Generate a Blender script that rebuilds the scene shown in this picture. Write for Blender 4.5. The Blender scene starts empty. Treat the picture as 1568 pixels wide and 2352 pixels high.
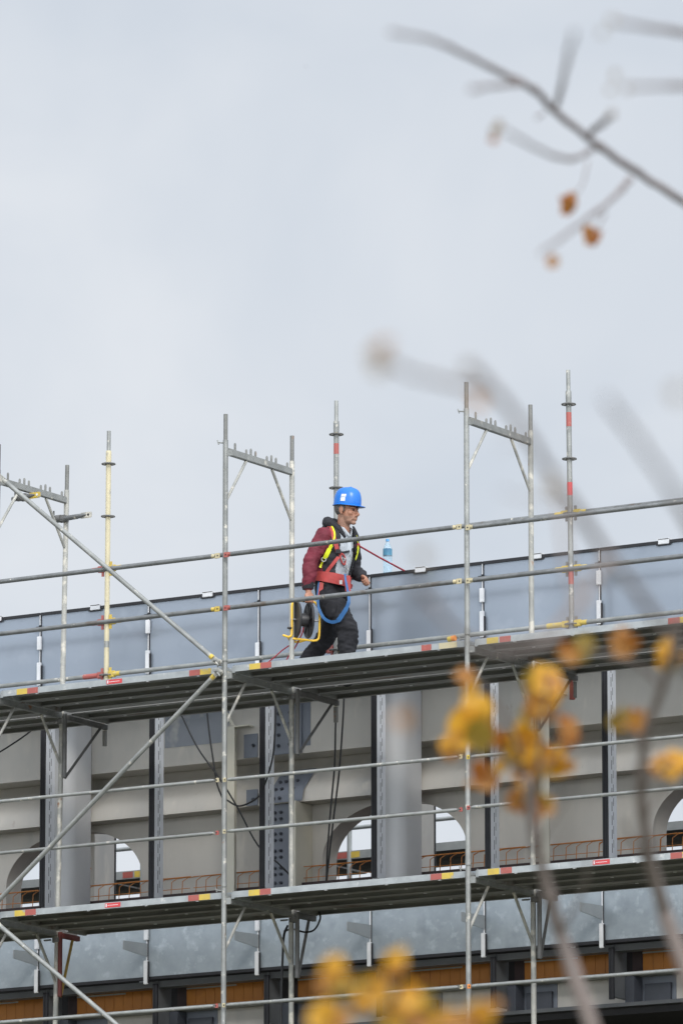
import bpy, bmesh, math, random
from mathutils import Vector, Matrix, noise
from mathutils.bvhtree import BVHTree
random.seed(7)
V = Vector
C = bpy.context.scene.collection
GROUND = 11.6                       # the upper deck lies this high above the ground
R = math.radians

# ------------------------------------------------------------------ camera
CAM = V((31.2488632, -47.8986884, -9.970380))
YAW, PITCH, F = -0.560022554, 0.196806684, 15070.4112
FWD = V((math.sin(YAW)*math.cos(PITCH), math.cos(YAW)*math.cos(PITCH), math.sin(PITCH)))
RGT = V((math.cos(YAW), -math.sin(YAW), 0))
UPV = RGT.cross(FWD)
def ray(u, v): return FWD + RGT*((u-784)/F) + UPV*((1176-v)/F)
def onY(u, v, Y):
    d = ray(u, v); return CAM + d*((Y-CAM.y)/d.y)
def atD(u, v, D): return CAM + ray(u, v)*D

# ------------------------------------------------------------------ materials
def mat(name, c1, c2=None, scale=6.0, rough=.5, metal=0.0, spots=(), bump=0.0, bscale=60, vary=0.0, stretch=None, detail=5, spec=.5, rvar=0.0):
    m = bpy.data.materials.new(name); m.use_nodes = True
    nt = m.node_tree; N = nt.nodes; L = nt.links
    b = N['Principled BSDF']; b.inputs['Roughness'].default_value = rough; b.inputs['Metallic'].default_value = metal
    b.inputs['Specular IOR Level'].default_value = spec
    if c2 is None: c2 = tuple(x*.86 for x in c1)
    tc = N.new('ShaderNodeTexCoord'); mp = N.new('ShaderNodeMapping'); L.new(tc.outputs['Object'], mp.inputs[0])
    oi = N.new('ShaderNodeObjectInfo')
    vm = N.new('ShaderNodeVectorMath'); vm.operation = 'SCALE'; vm.inputs[0].default_value = (13.1, 7.7, 5.3)
    L.new(oi.outputs['Random'], vm.inputs['Scale']); L.new(vm.outputs[0], mp.inputs['Location'])
    if stretch: mp.inputs['Scale'].default_value = stretch
    def nz(sc, det=detail):
        n = N.new('ShaderNodeTexNoise'); n.inputs['Scale'].default_value = sc; n.inputs['Detail'].default_value = det
        n.inputs['Roughness'].default_value = .6; L.new(mp.outputs[0], n.inputs['Vector']); return n
    def ramp(src, a, z):
        r = N.new('ShaderNodeMapRange'); r.inputs['From Min'].default_value = a; r.inputs['From Max'].default_value = z
        L.new(src, r.inputs['Value']); return r.outputs[0]
    def mix(f, a, bb):
        x = N.new('ShaderNodeMix'); x.data_type = 'RGBA'
        L.new(f, x.inputs[0])
        for i, q in ((6, a), (7, bb)):
            if isinstance(q, tuple): x.inputs[i].default_value = (*q, 1)
            else: L.new(q, x.inputs[i])
        return x.outputs[2]
    n1 = nz(scale)
    col = mix(ramp(n1.outputs[0], .34, .66), c1, c2)
    for k, (sc, sscale, t0, t1) in enumerate(spots):
        n = nz(sscale, 3)
        col = mix(ramp(n.outputs[0], t0, t1), col, sc)
    if vary:
        h = N.new('ShaderNodeHueSaturation'); L.new(col, h.inputs['Color'])
        L.new(ramp(oi.outputs['Random'], 0, 1), h.inputs['Value'])
        r = h.inputs['Value'].links[0].from_node
        r.inputs['To Min'].default_value = 1-vary; r.inputs['To Max'].default_value = 1+vary
        col = h.outputs[0]
    L.new(col, b.inputs['Base Color'])
    if rvar:
        rr = ramp(n1.outputs[0], .3, .7); q = rr.node
        q.inputs['To Min'].default_value = max(0, rough-rvar); q.inputs['To Max'].default_value = min(1, rough+rvar)
        L.new(rr, b.inputs['Roughness'])
    if bump:
        n = nz(bscale, 3); bp = N.new('ShaderNodeBump'); bp.inputs['Strength'].default_value = bump; bp.inputs['Distance'].default_value = .01
        L.new(n.outputs[0], bp.inputs['Height']); L.new(bp.outputs[0], b.inputs['Normal'])
    return m
CEM = (.55, .52, .45); RUST = (.26, .10, .035)
M = {}
M['tube'] = mat('galvanised_tube', (.29, .295, .28), (.215, .22, .21), 9, .48, .35, [(CEM, 14, .62, .70), (RUST, 5, .70, .80)], .25, 90, .12, rvar=.12)
M['tube_dark'] = mat('weathered_tube', (.185, .19, .19), (.13, .135, .135), 10, .5, .35, [(CEM, 16, .66, .73), ((.12, .10, .085), 5, .6, .72)], .25, 90, .10, rvar=.1)
M['tube_cem'] = mat('cement_stained_tube', (.40, .39, .35), (.28, .28, .26), 7, .6, .2, [(CEM, 9, .52, .64), (RUST, 6, .66, .76)], .3, 80, .08)
M['cream'] = mat('cream_painted_tube', (.58, .51, .33), (.48, .43, .29), 6, .55, .0, [((.36, .33, .25), 9, .60, .70), ((.5, .25, .14), 4, .70, .76)], .2, 80)
M['spigot'] = mat('spigot_steel', (.20, .20, .185), (.15, .15, .14), 12, .5, .35, [(RUST, 5, .64, .74)], .2)
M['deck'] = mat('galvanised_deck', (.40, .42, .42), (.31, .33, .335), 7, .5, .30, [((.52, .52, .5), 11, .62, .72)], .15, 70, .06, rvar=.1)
M['deck_shade'] = mat('deck_shade_steel', (.34, .34, .33), (.235, .235, .23), 5, .6, .2, [((.33, .32, .30), 13, .68, .74), ((.13, .085, .06), 4, .6, .75)], .2, 60, .12, stretch=(.35, 1, 1))  # deck steel again, darkened so undersides and rear rows carry their shade in colour
M['beam'] = mat('dark_frame_steel', (.19, .185, .18), (.13, .13, .125), 7, .6, .25, [(RUST, 5, .66, .78)], .2)
M['yellow'] = mat('yellow_paint', (.58, .42, .06), (.48, .35, .07), 9, .5, 0, [((.36, .33, .26), 11, .62, .70)])
M['red'] = mat('red_paint', (.36, .085, .07), (.31, .085, .07), 9, .5, 0, [((.36, .15, .12), 30, .60, .72)])
M['maroon'] = mat('rusty_maroon_paint', (.17, .035, .028), (.12, .03, .025), 7, .6, 0, [(RUST, 8, .6, .75)])
M['ochre'] = mat('dull_ochre_paint', (.36, .24, .05), (.27, .18, .05), 7, .6, 0, [(RUST, 8, .58, .75)])
M['redlab'] = mat('red_label', (.55, .045, .05), (.48, .05, .055), 9, .4)
M['orange'] = mat('orange_paint', (.75, .25, .04), None, 9, .5)
M['white'] = mat('white_plastic', (.72, .72, .73), (.60, .61, .62), 8, .45)
M['cream_tag'] = mat('faded_paint', (.52, .44, .26), (.42, .38, .26), 9, .55)
M['black'] = mat('black_gasket', (.010, .010, .013), (.017, .017, .02), 8, .55)
M['silver'] = mat('aluminium_profile', (.62, .64, .67), (.52, .54, .57), 4, .42, .15, [], .1, 30, stretch=(1, 1, .3))
M['parapet'] = mat('bluish_panel', (.275, .312, .362), (.235, .27, .315), .8, .22, .25, [((.33, .365, .41), 2.2, .56, .8), ((.20, .23, .275), 1.6, .58, .8)], .06, 1.6, .05, detail=2)
M['galv'] = mat('galvanised_panel', (.335, .375, .405), (.285, .325, .355), 5.5, .45, .3, [((.43, .475, .51), 9, .56, .74), ((.22, .255, .28), 3.2, .56, .78)], .1, 25, .05, rvar=.1)
M['wall'] = mat('warm_grey_wall_paint', (.46, .435, .39), (.40, .38, .345), 1.6, .5, 0, [((.345, .335, .315), 2.4, .54, .78), ((.50, .47, .41), 5, .60, .74), ((.30, .27, .235), 9, .68, .80)], .06, 5, stretch=(1, 1, .38))
M['column'] = mat('column_paint', (.42, .42, .42), (.35, .355, .365), 1.1, .45, 0, [], .03, 8, stretch=(1, 1, .6))
M['creamwall'] = mat('cream_stiffener_paint', (.53, .50, .41), (.47, .45, .38), 2, .5)
M['greypaint'] = mat('grey_primer', (.15, .165, .195), (.125, .14, .165), 3, .5, 0, [], .03, 20)
M['greypatch'] = mat('grey_touch_up_paint', (.235, .25, .275), (.20, .215, .24), 3, .5, 0, [((.40, .395, .375), 3.0, .58, .70)], .03, 20)
M['darkpaint'] = mat('dark_primer', (.055, .06, .075), (.04, .045, .055), 3, .55)
M['bracket'] = mat('dark_grey_bracket', (.10, .105, .11), (.075, .08, .085), 4, .5)
M['fin'] = mat('grey_plate', (.30, .32, .33), (.26, .28, .29), 5, .5, .2)
M['form'] = mat('orange_formwork', (.40, .145, .010), (.34, .12, .010), 3, .5, 0, [((.25, .085, .01), 2.5, .6, .85)], .06, 20)
M['rebar'] = mat('rusty_rebar', (.50, .20, .05), (.36, .13, .03), 9, .65)
M['slab'] = mat('dark_slab_edge', (.05, .03, .03), (.035, .025, .025), 4, .8)
M['sill'] = mat('pale_sill', (.40, .40, .38), (.3, .3, .29), 5, .55)
M['soffit'] = mat('shade_black_soffit', (.016, .015, .016), (.011, .011, .012), 3, .8)  # near-black base colour stands in for the shade of the recess
M['concrete'] = mat('rough_concrete', (.30, .29, .27), (.23, .225, .21), 1.5, .85, 0, [], .2, 30)
M['cable'] = mat('black_cable', (.012, .012, .013), None, 8, .5)
M['redrope'] = mat('red_rope', (.36, .025, .04), (.18, .015, .03), 60, .7)
M['ground'] = mat('trodden_earth', (.11, .092, .07), (.075, .068, .052), .35, .95, 0, [((.10, .12, .05), .2, .5, .62)], .4, 6)
M['bark'] = mat('grey_brown_bark', (.24, .20, .19), (.16, .135, .13), 14, .85, 0, [], .5, 60)
M['bark_light'] = mat('pale_grey_bark', (.25, .205, .185), (.18, .148, .132), 14, .85, 0, [], .5, 60)
def leafmat(name, c1, c2):
    m = mat(name, c1, c2, 25, .5); nt = m.node_tree; b = nt.nodes['Principled BSDF']
    t = nt.nodes.new('ShaderNodeBsdfTranslucent'); mx = nt.nodes.new('ShaderNodeMixShader'); mx.inputs[0].default_value = .42
    nt.links.new(b.inputs['Base Color'].links[0].from_socket, t.inputs[0])
    nt.links.new(b.outputs[0], mx.inputs[1]); nt.links.new(t.outputs[0], mx.inputs[2])
    nt.links.new(mx.outputs[0], nt.nodes['Material Output'].inputs[0]); return m
M['leaf_y'] = leafmat('yellow_leaf', (.78, .43, .035), (.62, .31, .025))
M['leaf_o'] = leafmat('orange_leaf', (.52, .25, .065), (.40, .18, .045))
M['leaf_b'] = leafmat('brown_leaf', (.42, .14, .015), (.33, .12, .02))
M['leaf_g'] = leafmat('olive_leaf', (.33, .23, .03), (.25, .17, .025))
M['leaf_p'] = leafmat('dry_leaf', (.42, .36, .28), (.36, .31, .25))
M['skin'] = mat('skin', (.40, .195, .125), (.31, .145, .09), 16, .5, 0, [((.46, .215, .145), 10, .55, .75)], .15, 120)
M['hair'] = mat('greying_hair', (.13, .12, .115), (.06, .055, .05), 60, .7, 0, [], .4, 200)
M['stubble'] = mat('grey_stubble', (.34, .185, .128), (.27, .155, .11), 60, .7)
M['eye'] = mat('dark_eye', (.05, .03, .025), None, 8, .3)
M['burg'] = mat('burgundy_softshell', (.165, .014, .030), (.115, .010, .021), 7, .75, 0, [], .35, 35)
M['blackcloth'] = mat('black_cloth', (.017, .016, .021), (.010, .010, .013), 10, .8, 0, [], .35, 40)
M['trouser'] = mat('charcoal_work_trousers', (.010, .010, .013), (.005, .005, .007), 9, .9, 0, [((.026, .026, .029), 14, .62, .78)], .4, 35)
M['shirt'] = mat('pale_grey_shirt', (.44, .47, .50), (.33, .36, .39), 12, .8, 0, [((.24, .26, .29), 8, .6, .74)], .4, 45)
M['harness'] = mat('red_webbing', (.42, .055, .05), (.33, .045, .042), 12, .7, 0, [((.28, .10, .07), 7, .6, .75)], .2, 80)
M['hivis'] = mat('fluorescent_yellow_webbing', (.75, .80, .015), (.66, .70, .02), 12, .6)
M['bluestrap'] = mat('blue_webbing', (.022, .115, .29), (.018, .085, .22), 12, .65)
M['steel'] = mat('bright_steel', (.34, .34, .34), (.24, .24, .24), 12, .4, .7)
M['helmet'] = mat('blue_helmet_plastic', (.003, .15, .56), (.003, .135, .52), 3, .28, 0, [], .03, 10)
M['reelblack'] = mat('black_reel_plastic', (.016, .016, .018), (.025, .024, .025), 9, .45, 0, [((.07, .065, .06), 12, .64, .74)])
M['reelyellow'] = mat('yellow_reel_tube', (.80, .50, .04), (.72, .43, .03), 9, .4)
M['pet'] = None
def petmat():
    m = bpy.data.materials.new('clear_blue_bottle'); m.use_nodes = True; b = m.node_tree.nodes['Principled BSDF']
    b.inputs['Base Color'].default_value = (.68, .85, .96, 1); b.inputs['Roughness'].default_value = .12
    b.inputs['Transmission Weight'].default_value = .80; b.inputs['IOR'].default_value = 1.15
    return m
M['pet'] = petmat()
M['petlabel'] = mat('blue_bottle_label', (.045, .15, .27), (.08, .27, .38), 14, .4)
M['petcap'] = mat('blue_bottle_cap', (.10, .32, .60), None, 8, .4)
M['farsteel'] = mat('far_scaffold_steel', (.34, .36, .36), (.27, .29, .29), 8, .5, .3)

# ------------------------------------------------------------------ mesh builder
def frame_of(d):
    d = d.normalized(); a = V((0, 0, 1)) if abs(d.z) < .9 else V((1, 0, 0))
    x = a.cross(d).normalized(); return x, d.cross(x).normalized()
class MB:
    def __init__(s): s.v = []; s.f = []; s.m = []; s.cur = 0
    def add(s, vs, fs):
        o = len(s.v); s.v += [V(p) for p in vs]; s.f += [tuple(i+o for i in f) for f in fs]; s.m += [s.cur]*len(fs); return s
    def use(s, i): s.cur = i; return s
    def box(s, x0, x1, y0, y1, z0, z1, bev=0):
        if bev:
            b = bmesh.new(); bmesh.ops.create_cube(b, size=1)
            for q in b.verts: q.co = V(((x0+x1)/2+q.co.x*(x1-x0), (y0+y1)/2+q.co.y*(y1-y0), (z0+z1)/2+q.co.z*(z1-z0)))
            bmesh.ops.bevel(b, geom=b.edges[:], offset=bev, segments=2, affect='EDGES')
            b.verts.index_update()
            s.add([q.co for q in b.verts], [[q.index for q in f.verts] for f in b.faces]); b.free(); return s
        return s.add([(x, y, z) for x in (x0, x1) for y in (y0, y1) for z in (z0, z1)],
                     [(0, 1, 3, 2), (4, 6, 7, 5), (0, 4, 5, 1), (2, 3, 7, 6), (0, 2, 6, 4), (1, 5, 7, 3)])
    def obox(s, c, ax, ay, az, hx, hy, hz):
        c = V(c); ax, ay, az = V(ax).normalized()*hx, V(ay).normalized()*hy, V(az).normalized()*hz
        return s.add([c+ax*i+ay*j+az*k for i in (-1, 1) for j in (-1, 1) for k in (-1, 1)],
                     [(0, 1, 3, 2), (4, 6, 7, 5), (0, 4, 5, 1), (2, 3, 7, 6), (0, 2, 6, 4), (1, 5, 7, 3)])
    def tube(s, pts, r, n=14, sx=1.0, sy=1.0, up=None, cap=True, rnd=False):
        pts = [V(p) for p in pts]; k = len(pts); rs = list(r) if isinstance(r, (list, tuple)) else [r]*k
        if rnd:
            d0 = (pts[0]-pts[1]).normalized(); d1 = (pts[-1]-pts[-2]).normalized(); a, z = rs[0], rs[-1]
            p0, p1 = pts[0], pts[-1]
            pts = [p0+d0*a*.92, p0+d0*a*.6]+pts+[p1+d1*z*.6, p1+d1*z*.92]; rs = [a*.38, a*.8]+rs+[z*.8, z*.38]; k += 4
        tang = [(pts[min(i+1, k-1)]-pts[max(i-1, 0)]).normalized() for i in range(k)]
        if up is not None:
            x = (V(up)-tang[0]*V(up).dot(tang[0])).normalized()
        else: x, _ = frame_of(tang[0])
        vs = []
        for i in range(k):
            x = (x-tang[i]*x.dot(tang[i])).normalized(); y = tang[i].cross(x)
            for j in range(n):
                a = 2*math.pi*j/n; vs.append(pts[i]+x*(math.cos(a)*rs[i]*sx)+y*(math.sin(a)*rs[i]*sy))
        fs = [(i*n+j, i*n+(j+1) % n, (i+1)*n+(j+1) % n, (i+1)*n+j) for i in range(k-1) for j in range(n)]
        if cap: fs += [tuple(range(n-1, -1, -1)), tuple((k-1)*n+j for j in range(n))]
        return s.add(vs, fs)
    def lathe(s, prof, o, axis=(0, 0, 1), n=24, cap=True):
        ax = V(axis).normalized(); x, y = frame_of(ax); o = V(o); k = len(prof)
        vs = [o+ax*h+(x*math.cos(2*math.pi*j/n)+y*math.sin(2*math.pi*j/n))*r for r, h in prof for j in range(n)]
        fs = [(i*n+j, i*n+(j+1) % n, (i+1)*n+(j+1) % n, (i+1)*n+j) for i in range(k-1) for j in range(n)]
        if cap: fs += [tuple(range(n-1, -1, -1)), tuple((k-1)*n+j for j in range(n))]
        return s.add(vs, fs)
    def ell(s, c, r, rot=None, n=20, m=12):
        c = V(c); vs = []
        for i in range(m+1):
            t = math.pi*i/m
            for j in range(n):
                a = 2*math.pi*j/n; p = V((math.sin(t)*math.cos(a)*r[0], math.sin(t)*math.sin(a)*r[1], math.cos(t)*r[2]))
                vs.append(c+(rot @ p if rot else p))
        return s.add(vs, [(i*n+j, (i+1)*n+j, (i+1)*n+(j+1) % n, i*n+(j+1) % n) for i in range(m) for j in range(n)])
    def loft(s, rings):
        n = len(rings[0]); k = len(rings); vs = [p for r in rings for p in r]
        fs = [(i*n+j, i*n+(j+1) % n, (i+1)*n+(j+1) % n, (i+1)*n+j) for i in range(k-1) for j in range(n)]
        return s.add(vs, fs+[tuple(range(n-1, -1, -1)), tuple((k-1)*n+j for j in range(n))])
    def prism(s, prof, ax, o, d):            # prof: list of points (world), extruded by d
        n = len(prof); a = [V(p)+V(o) for p in prof]; d = V(d)
        return s.add(a+[p+d for p in a], [tuple(range(n)), tuple(range(2*n-1, n-1, -1))]+[(i, (i+1) % n, n+(i+1) % n, n+i) for i in range(n)])
    def torus(s, c, axis, R0, r, n=16, m=8):
        x, y = frame_of(V(axis)); p = [V(c)+(x*math.cos(2*math.pi*i/n)+y*math.sin(2*math.pi*i/n))*R0 for i in range(n+1)]
        return s.tube(p, r, m, cap=False)
    def mesh(s, name, smooth=True):
        me = bpy.data.meshes.new(name); me.from_pydata([tuple(p) for p in s.v], [], s.f)
        b = bmesh.new(); b.from_mesh(me); bmesh.ops.remove_doubles(b, verts=b.verts, dist=1e-5) if len(s.v) < 0 else None
        bmesh.ops.recalc_face_normals(b, faces=b.faces); b.to_mesh(me); b.free()
        me.polygons.foreach_set('material_index', s.m)
        if smooth:
            me.polygons.foreach_set('use_smooth', [True]*len(me.polygons))
            try: me.set_sharp_from_angle(angle=R(38))
            except Exception: pass
        return me
def wloc(o):
    p = V((0, 0, 0))
    while o: p = p+o.location; o = o.parent
    return p
def tag(o, label=None, cat=None, group=None, kind=None):
    if label: o['label'] = label
    if cat: o['category'] = cat
    if group: o['group'] = group
    if kind: o['kind'] = kind
    return o
def thing(name, label, cat, loc=(0, 0, 0), group=None):
    o = bpy.data.objects.new(name, None); o.empty_display_size = .1; C.objects.link(o); o.location = loc
    return tag(o, label, cat, group)
def part(name, mb, m, parent=None, local=False, smooth=True, label=None, loc=None):
    """mb in world coordinates (or in the parent's own when local)"""
    off = V((0, 0, 0)) if local else wloc(parent)
    if loc is not None: off = V(loc)
    if isinstance(mb, MB):
        for p in mb.v: p -= off
        me = mb.mesh(name, smooth)
    else:
        me = mb
        if off.length: me.transform(Matrix.Translation(-off))
    for q in (m if isinstance(m, (list, tuple)) else [m]): me.materials.append(M[q])
    o = bpy.data.objects.new(name, me); C.objects.link(o); o.parent = parent
    if loc is not None: o.location = V(loc)-wloc(parent)
    if label: o['label'] = label
    return o
def single(name, mb, m, label, cat, group=None, loc=None, smooth=True):
    if loc is None:
        xs = mb.v; loc = V((sum(p.x for p in xs)/len(xs), sum(p.y for p in xs)/len(xs), min(p.z for p in xs)))
    o = part(name, mb, m, None, smooth=smooth, loc=loc); return tag(o, label, cat, group)
def dup(root, loc=None, label=None, rot=None, group=None):
    r = root.copy(); C.objects.link(r)
    if loc is not None: r.location = loc
    if rot is not None: r.rotation_euler = rot
    if label: r['label'] = label
    if group: r['group'] = group
    def kids(a, b):
        for ch in list(a.children):
            c = ch.copy(); C.objects.link(c); c.parent = b; kids(ch, c)
    kids(root, r); return r
def spline(pts, n=8):
    pts = [V(p) for p in pts]; out = []
    q = [pts[0]*2-pts[1]]+pts+[pts[-1]*2-pts[-2]]
    for i in range(1, len(q)-2):
        for k in range(n):
            t = k/n; a, b, c, d = q[i-1], q[i], q[i+1], q[i+2]
            out.append(.5*((2*b)+(c-a)*t+(2*a-5*b+4*c-d)*t*t+(3*b-a-3*c+d)*t**3))
    return out+[pts[-1]]

# ------------------------------------------------------------------ the ground
g = MB().add([(-900, -900, 0), (900, -900, 0), (900, 900, 0), (-900, 900, 0)], [(0, 1, 2, 3)])
tag(part('ground', g, 'ground', loc=(0, 0, -GROUND)), kind='structure')
for p in bpy.data.objects['ground'].data.vertices: p.co.z = 0

# ------------------------------------------------------------------ scaffold frames
CW = 1.10
def make_frame(label, loc):
    t = thing('scaffold_portal', label, 'scaffold frame', loc, 'frames of the scaffold')
    for y, mm in ((0, 'tube'), (CW, 'tube_cem')):
        u = part('upright', MB().tube([(0, y, -1.86), (0, y, .10)], .0235, 18), mm, t, local=True)
        part('spigot', MB().tube([(0, y, .095), (0, y, .335)], .0188, 14), 'spigot', u, local=True)
        part('collar', MB().tube([(0, y, -1.90), (0, y, -1.845)], .0255, 18), 'tube', u, local=True)
    cb = MB()
    cb.box(-.022, .022, .024, CW-.024, -.03, .03, .004)
    cross = part('crossbar', cb, 'tube', t, local=True)
    for y in (.045, .135, .36, .415, .47, .70, .755, .81, 1.04):
        h = .095 if y in (.135, .415, .755) else .08
        x = .0 if y in (.415, .755) else (.013 if y not in (.36, .70, 1.04, .045) else -.013)
        part('locating_pin', MB().tube([(x, y, .02), (x, y, h-.012), (x, y, h)], [.0105, .0105, .006], 8), 'spigot', cross, local=True)
    for a, b in (((0, .02, -.44), (0, .335, -.035)), ((0, CW-.02, -.44), (0, CW-.335, -.035))):
        part('corner_brace', MB().tube([a, b], .0135, 12), 'tube_cem', t, local=True)
    k = MB().tube([(-.075, -.008, .085), (-.02, -.008, .075)], .007, 8).tube([(-.082, -.008, .105), (-.075, -.008, .085), (-.068, -.008, .066)], .006, 8)
    part('toggle_pin', k, 'tube', t, local=True)
    gp = MB().obox((.045, .0, -.02), (1, 0, 0), (0, 1, 0), (0, 0, 1), .03, .006, .028)
    part('gusset', gp, 'tube', t, local=True)
    return t
ZT = [1.985, -.030, -2.040, -4.05, -6.06, -8.07]
where_x = {-5.0: 'beyond the cream post', -2.5: 'beside the cream post', 0.0: 'behind the cable reel', 2.5: 'past the water bottle', 5.0: 'past the striped post'}
where_z = {0: 'standing open-topped above the upper deck', 1: 'carrying the upper deck', 2: 'carrying the lower deck', 3: 'under the lower deck', 4: 'far below the decks', 5: 'low over the ground'}
proto = None
lean = {-2.5: .0155}
for X in (-5.0, -2.5, 0.0, 2.5, 5.0):
    for i, z in enumerate(ZT):
        lb = 'grey tubular frame '+where_z[i]+', '+where_x[X]
        off = (z+.03)*.0155 if X in lean else 0
        if proto is None: proto = make_frame(lb, (X, 0, z)); o = proto
        else: o = dup(proto, (X+off, 0, z), lb)
        if X in lean and i < 4: o.rotation_euler = (0, lean[X], 0)
for X in (-5.0, -2.5, 0.0, 2.5, 5.0):
    t = thing('base_jack', 'threaded base jack pair on the earth '+where_x[X], 'base jack', (X, .55, -GROUND), 'base jacks of the scaffold')
    for y in (-.55, .55):
        part('plate', MB().box(-.075, .075, y-.075, y+.075, 0, .012), 'beam', t, local=True)
        part('spindle', MB().tube([(0, y, .012), (0, y, 1.72)], .019, 12), 'beam', t, local=True)

# ------------------------------------------------------------------ deck planks
def plank_profile():
    # Y, Z outline of a steel plank (open underneath), 0.32 wide, sides .055 tall
    w = .155
    return [(-w, 0), (-w, .055), (w, .055), (w, 0), (w-.035, 0), (w-.035, .004), (w-.006, .004), (w-.006, .047), (w-.05, .047),
            (w-.075, .030), (w-.115, .030), (.022, .047), (-.022, .047), (-w+.115, .030), (-w+.075, .030), (-w+.05, .047),
            (-w+.006, .047), (-w+.006, .004), (-w+.035, .004), (-w+.035, 0)]
def make_plank(label, loc, front=True):
    t = thing('deck_plank', label, 'deck plank', loc, 'steel deck planks of the scaffold')
    pr = [V((.065, y, z)) for y, z in plank_profile()]
    b = MB(); n = len(pr)
    b.prism(pr, None, (0, 0, 0), (2.37, 0, 0))
    o = part('plank', b, ['deck', 'deck_shade'], t, local=True)
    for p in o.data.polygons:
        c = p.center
        if not ((c.y < -.1545 and front) or c.z > .0545): p.material_index = 1  # all but top and front edge take the shade-darkened steel
    # end caps with hooks
    for x0, x1 in ((.035, .066), (2.434, 2.465)):
        part('end_hook', MB().box(x0, x1, -.15, .15, -.008, .052), 'deck' if front else 'deck_shade', t, local=True)
    for x in (.42, 1.0, 1.62, 2.16):
        part('rivet', MB().box(x, x+.026, -.15, -.132, -.006, .001), 'white', t, local=True)
    return t
levels = {'upper': (-.005, [.215, .535, .855, 1.31, 1.635]), 'lower': (-2.022, [.215, .535, .855, 1.285])}
rown = ['front row', 'second row', 'third row', 'fourth row', 'rear row']
bayw = {-5.0: 'beyond the cream post', -2.5: 'beside the cream post', 0.0: 'under the worker', 2.5: 'past the water bottle'}
P0 = {}; front = {}
for lv, (z, ys) in levels.items():
    for X in (-5.0, -2.5, 0.0, 2.5):
        for i, y in enumerate(ys):
            rn = 'rear row' if i == len(ys)-1 else rown[i]
            bw = bayw[X] if lv == 'upper' else {-5.0: 'at the frame edge', -2.5: 'below the half-hidden arch', 0.0: 'below the bolted splice', 2.5: 'behind the yellow leaves'}[X]
            lb = 'steel plank, %s of %s deck, %s' % (rn, lv, bw)
            jz = random.uniform(-.002, .002)
            if (i == 0) not in P0: P0[i == 0] = o = make_plank(lb, (X, y, z), i == 0)
            else: o = dup(P0[i == 0], (X, y, z+jz), lb)
            if i == 0: front[(lv, X)] = o
for lv, z, in (('upper', -.005), ('lower', -2.022)):
    for X in (-5.0, -2.5, 0.0, 2.5):
        bw = {-5.0: 'at the frame edge', -2.5: 'beside the cream post', 0.0: 'under the worker', 2.5: 'past the bottle'}[X]
        single('gap_shade_strip', MB().box(X+.07, X+2.43, 1.018, 1.142, z+.004, z+.010), 'deck_shade', 'added shade strip across the gap in the %s deck %s' % (lv, bw), 'added shade strip', 'added shade strips between the planks')  # strip added to hide the sunlit plank side behind the gap
# painted marks on the front edges
for (lv, X), o in front.items():
    cols = [(('yellow', .22, .335), ('red', .335, .45)), (('yellow', 2.20, 2.315), ('red', 2.085, 2.20))]
    if X == 2.5: cols = [(('yellow', .16, .275), ('red', .29, .40)), (('yellow', 2.07, 2.19), ('red', 1.955, 2.07))]
    if (lv, X) == ('upper', 0.0): cols[1] = (('cream_tag', 2.18, 2.36), ('red', 2.0, 2.10))
    for pair in cols:
        for cn, a, b in pair:
            q = part('paint_band', MB().box(a, b, -.1575, -.1553, .002, .0535), cn, o, local=True)
    if (lv, X) in (('upper', -2.5), ('lower', -2.5), ('lower', 2.5)):
        a = 1.20
        q = part('safety_label', MB().box(a, a+.165, -.1578, -.1553, .008, .048), 'redlab', o, local=True)
        part('print_line', MB().box(a+.03, a+.14, -.1585, -.1579, .026, .030).box(a+.008, a+.02, -.1585, -.1579, .014, .042), 'white', q, local=True)

# ------------------------------------------------------------------ console brackets
def bracket(X, z, ylen, label, mm, mats=None, tail=True):
    t = thing('console_bracket', label, 'bracket', (X, CW, z), 'console brackets carrying the rear planks')
    dx = .062
    a = mats or (mm, mm, mm)
    part('arm', MB().box(dx-.02-.03, dx+.02-.03, .03, ylen-.02, -.055, -.008, .004), a[0], t, local=True)
    part('upright_tube', MB().tube([(dx, .0, -.008), (dx, .0, -.60)], .021, 12, sx=1, sy=1), a[1], t, local=True)
    part('strut', MB().tube([(dx, .012, -.60), (dx-.03, ylen-.12, -.052)], .017, 4), a[2], t, local=True)
    cp = part('coupler', MB().tube([(dx*.4, 0, -.10), (dx*.4, 0, -.06)], .043, 12), 'beam', t, local=True)
    part('bolt', MB().tube([(-.01, -.045, -.08), (-.085, -.045, -.08)], .008, 8), 'beam', cp, local=True)
    if tail:
        part('spigot', MB().tube([(0, ylen, .045), (0, ylen, -.20)], .021, 14), 'spigot', t, local=True)
        part('collar', MB().tube([(0, ylen, .05), (0, ylen, -.06)], .027, 14), 'tube_cem', t, local=True)
    return t
for X, w in ((-5.0, 'beyond the cream post'), (-2.5, 'under the cream post'), (0.0, 'behind the hanging black cables'), (2.5, 'under the striped post behind yellow leaves')):
    mt = ('beam', 'beam', 'maroon') if X == 2.5 else None
    bracket(X+(-.03 if X == -2.5 else 0), -.005, .745, 'dark steel console bracket of the upper deck '+w, 'beam')
for X, w, mt in ((-5.0, 'beyond the arch', None), (-2.5, 'with red arm and yellow strut', ('maroon', 'maroon', 'ochre')), (0.0, 'holding a coiled black cable', None), (2.5, 'behind the bare twig', None)):
    bracket(X+(-.06 if X == -2.5 else 0), -2.022, .36, 'small console bracket of the lower deck '+w, 'beam', mt, tail=False)
for X in (2.5,):
    single('red_stop', MB().tube([(X-.02, 1.84, -.05), (X-.02, 1.84, -.22)], .026, 12), 'red', 'short red tube hanging under the upper deck past the bottle', 'tube stub')

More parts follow.
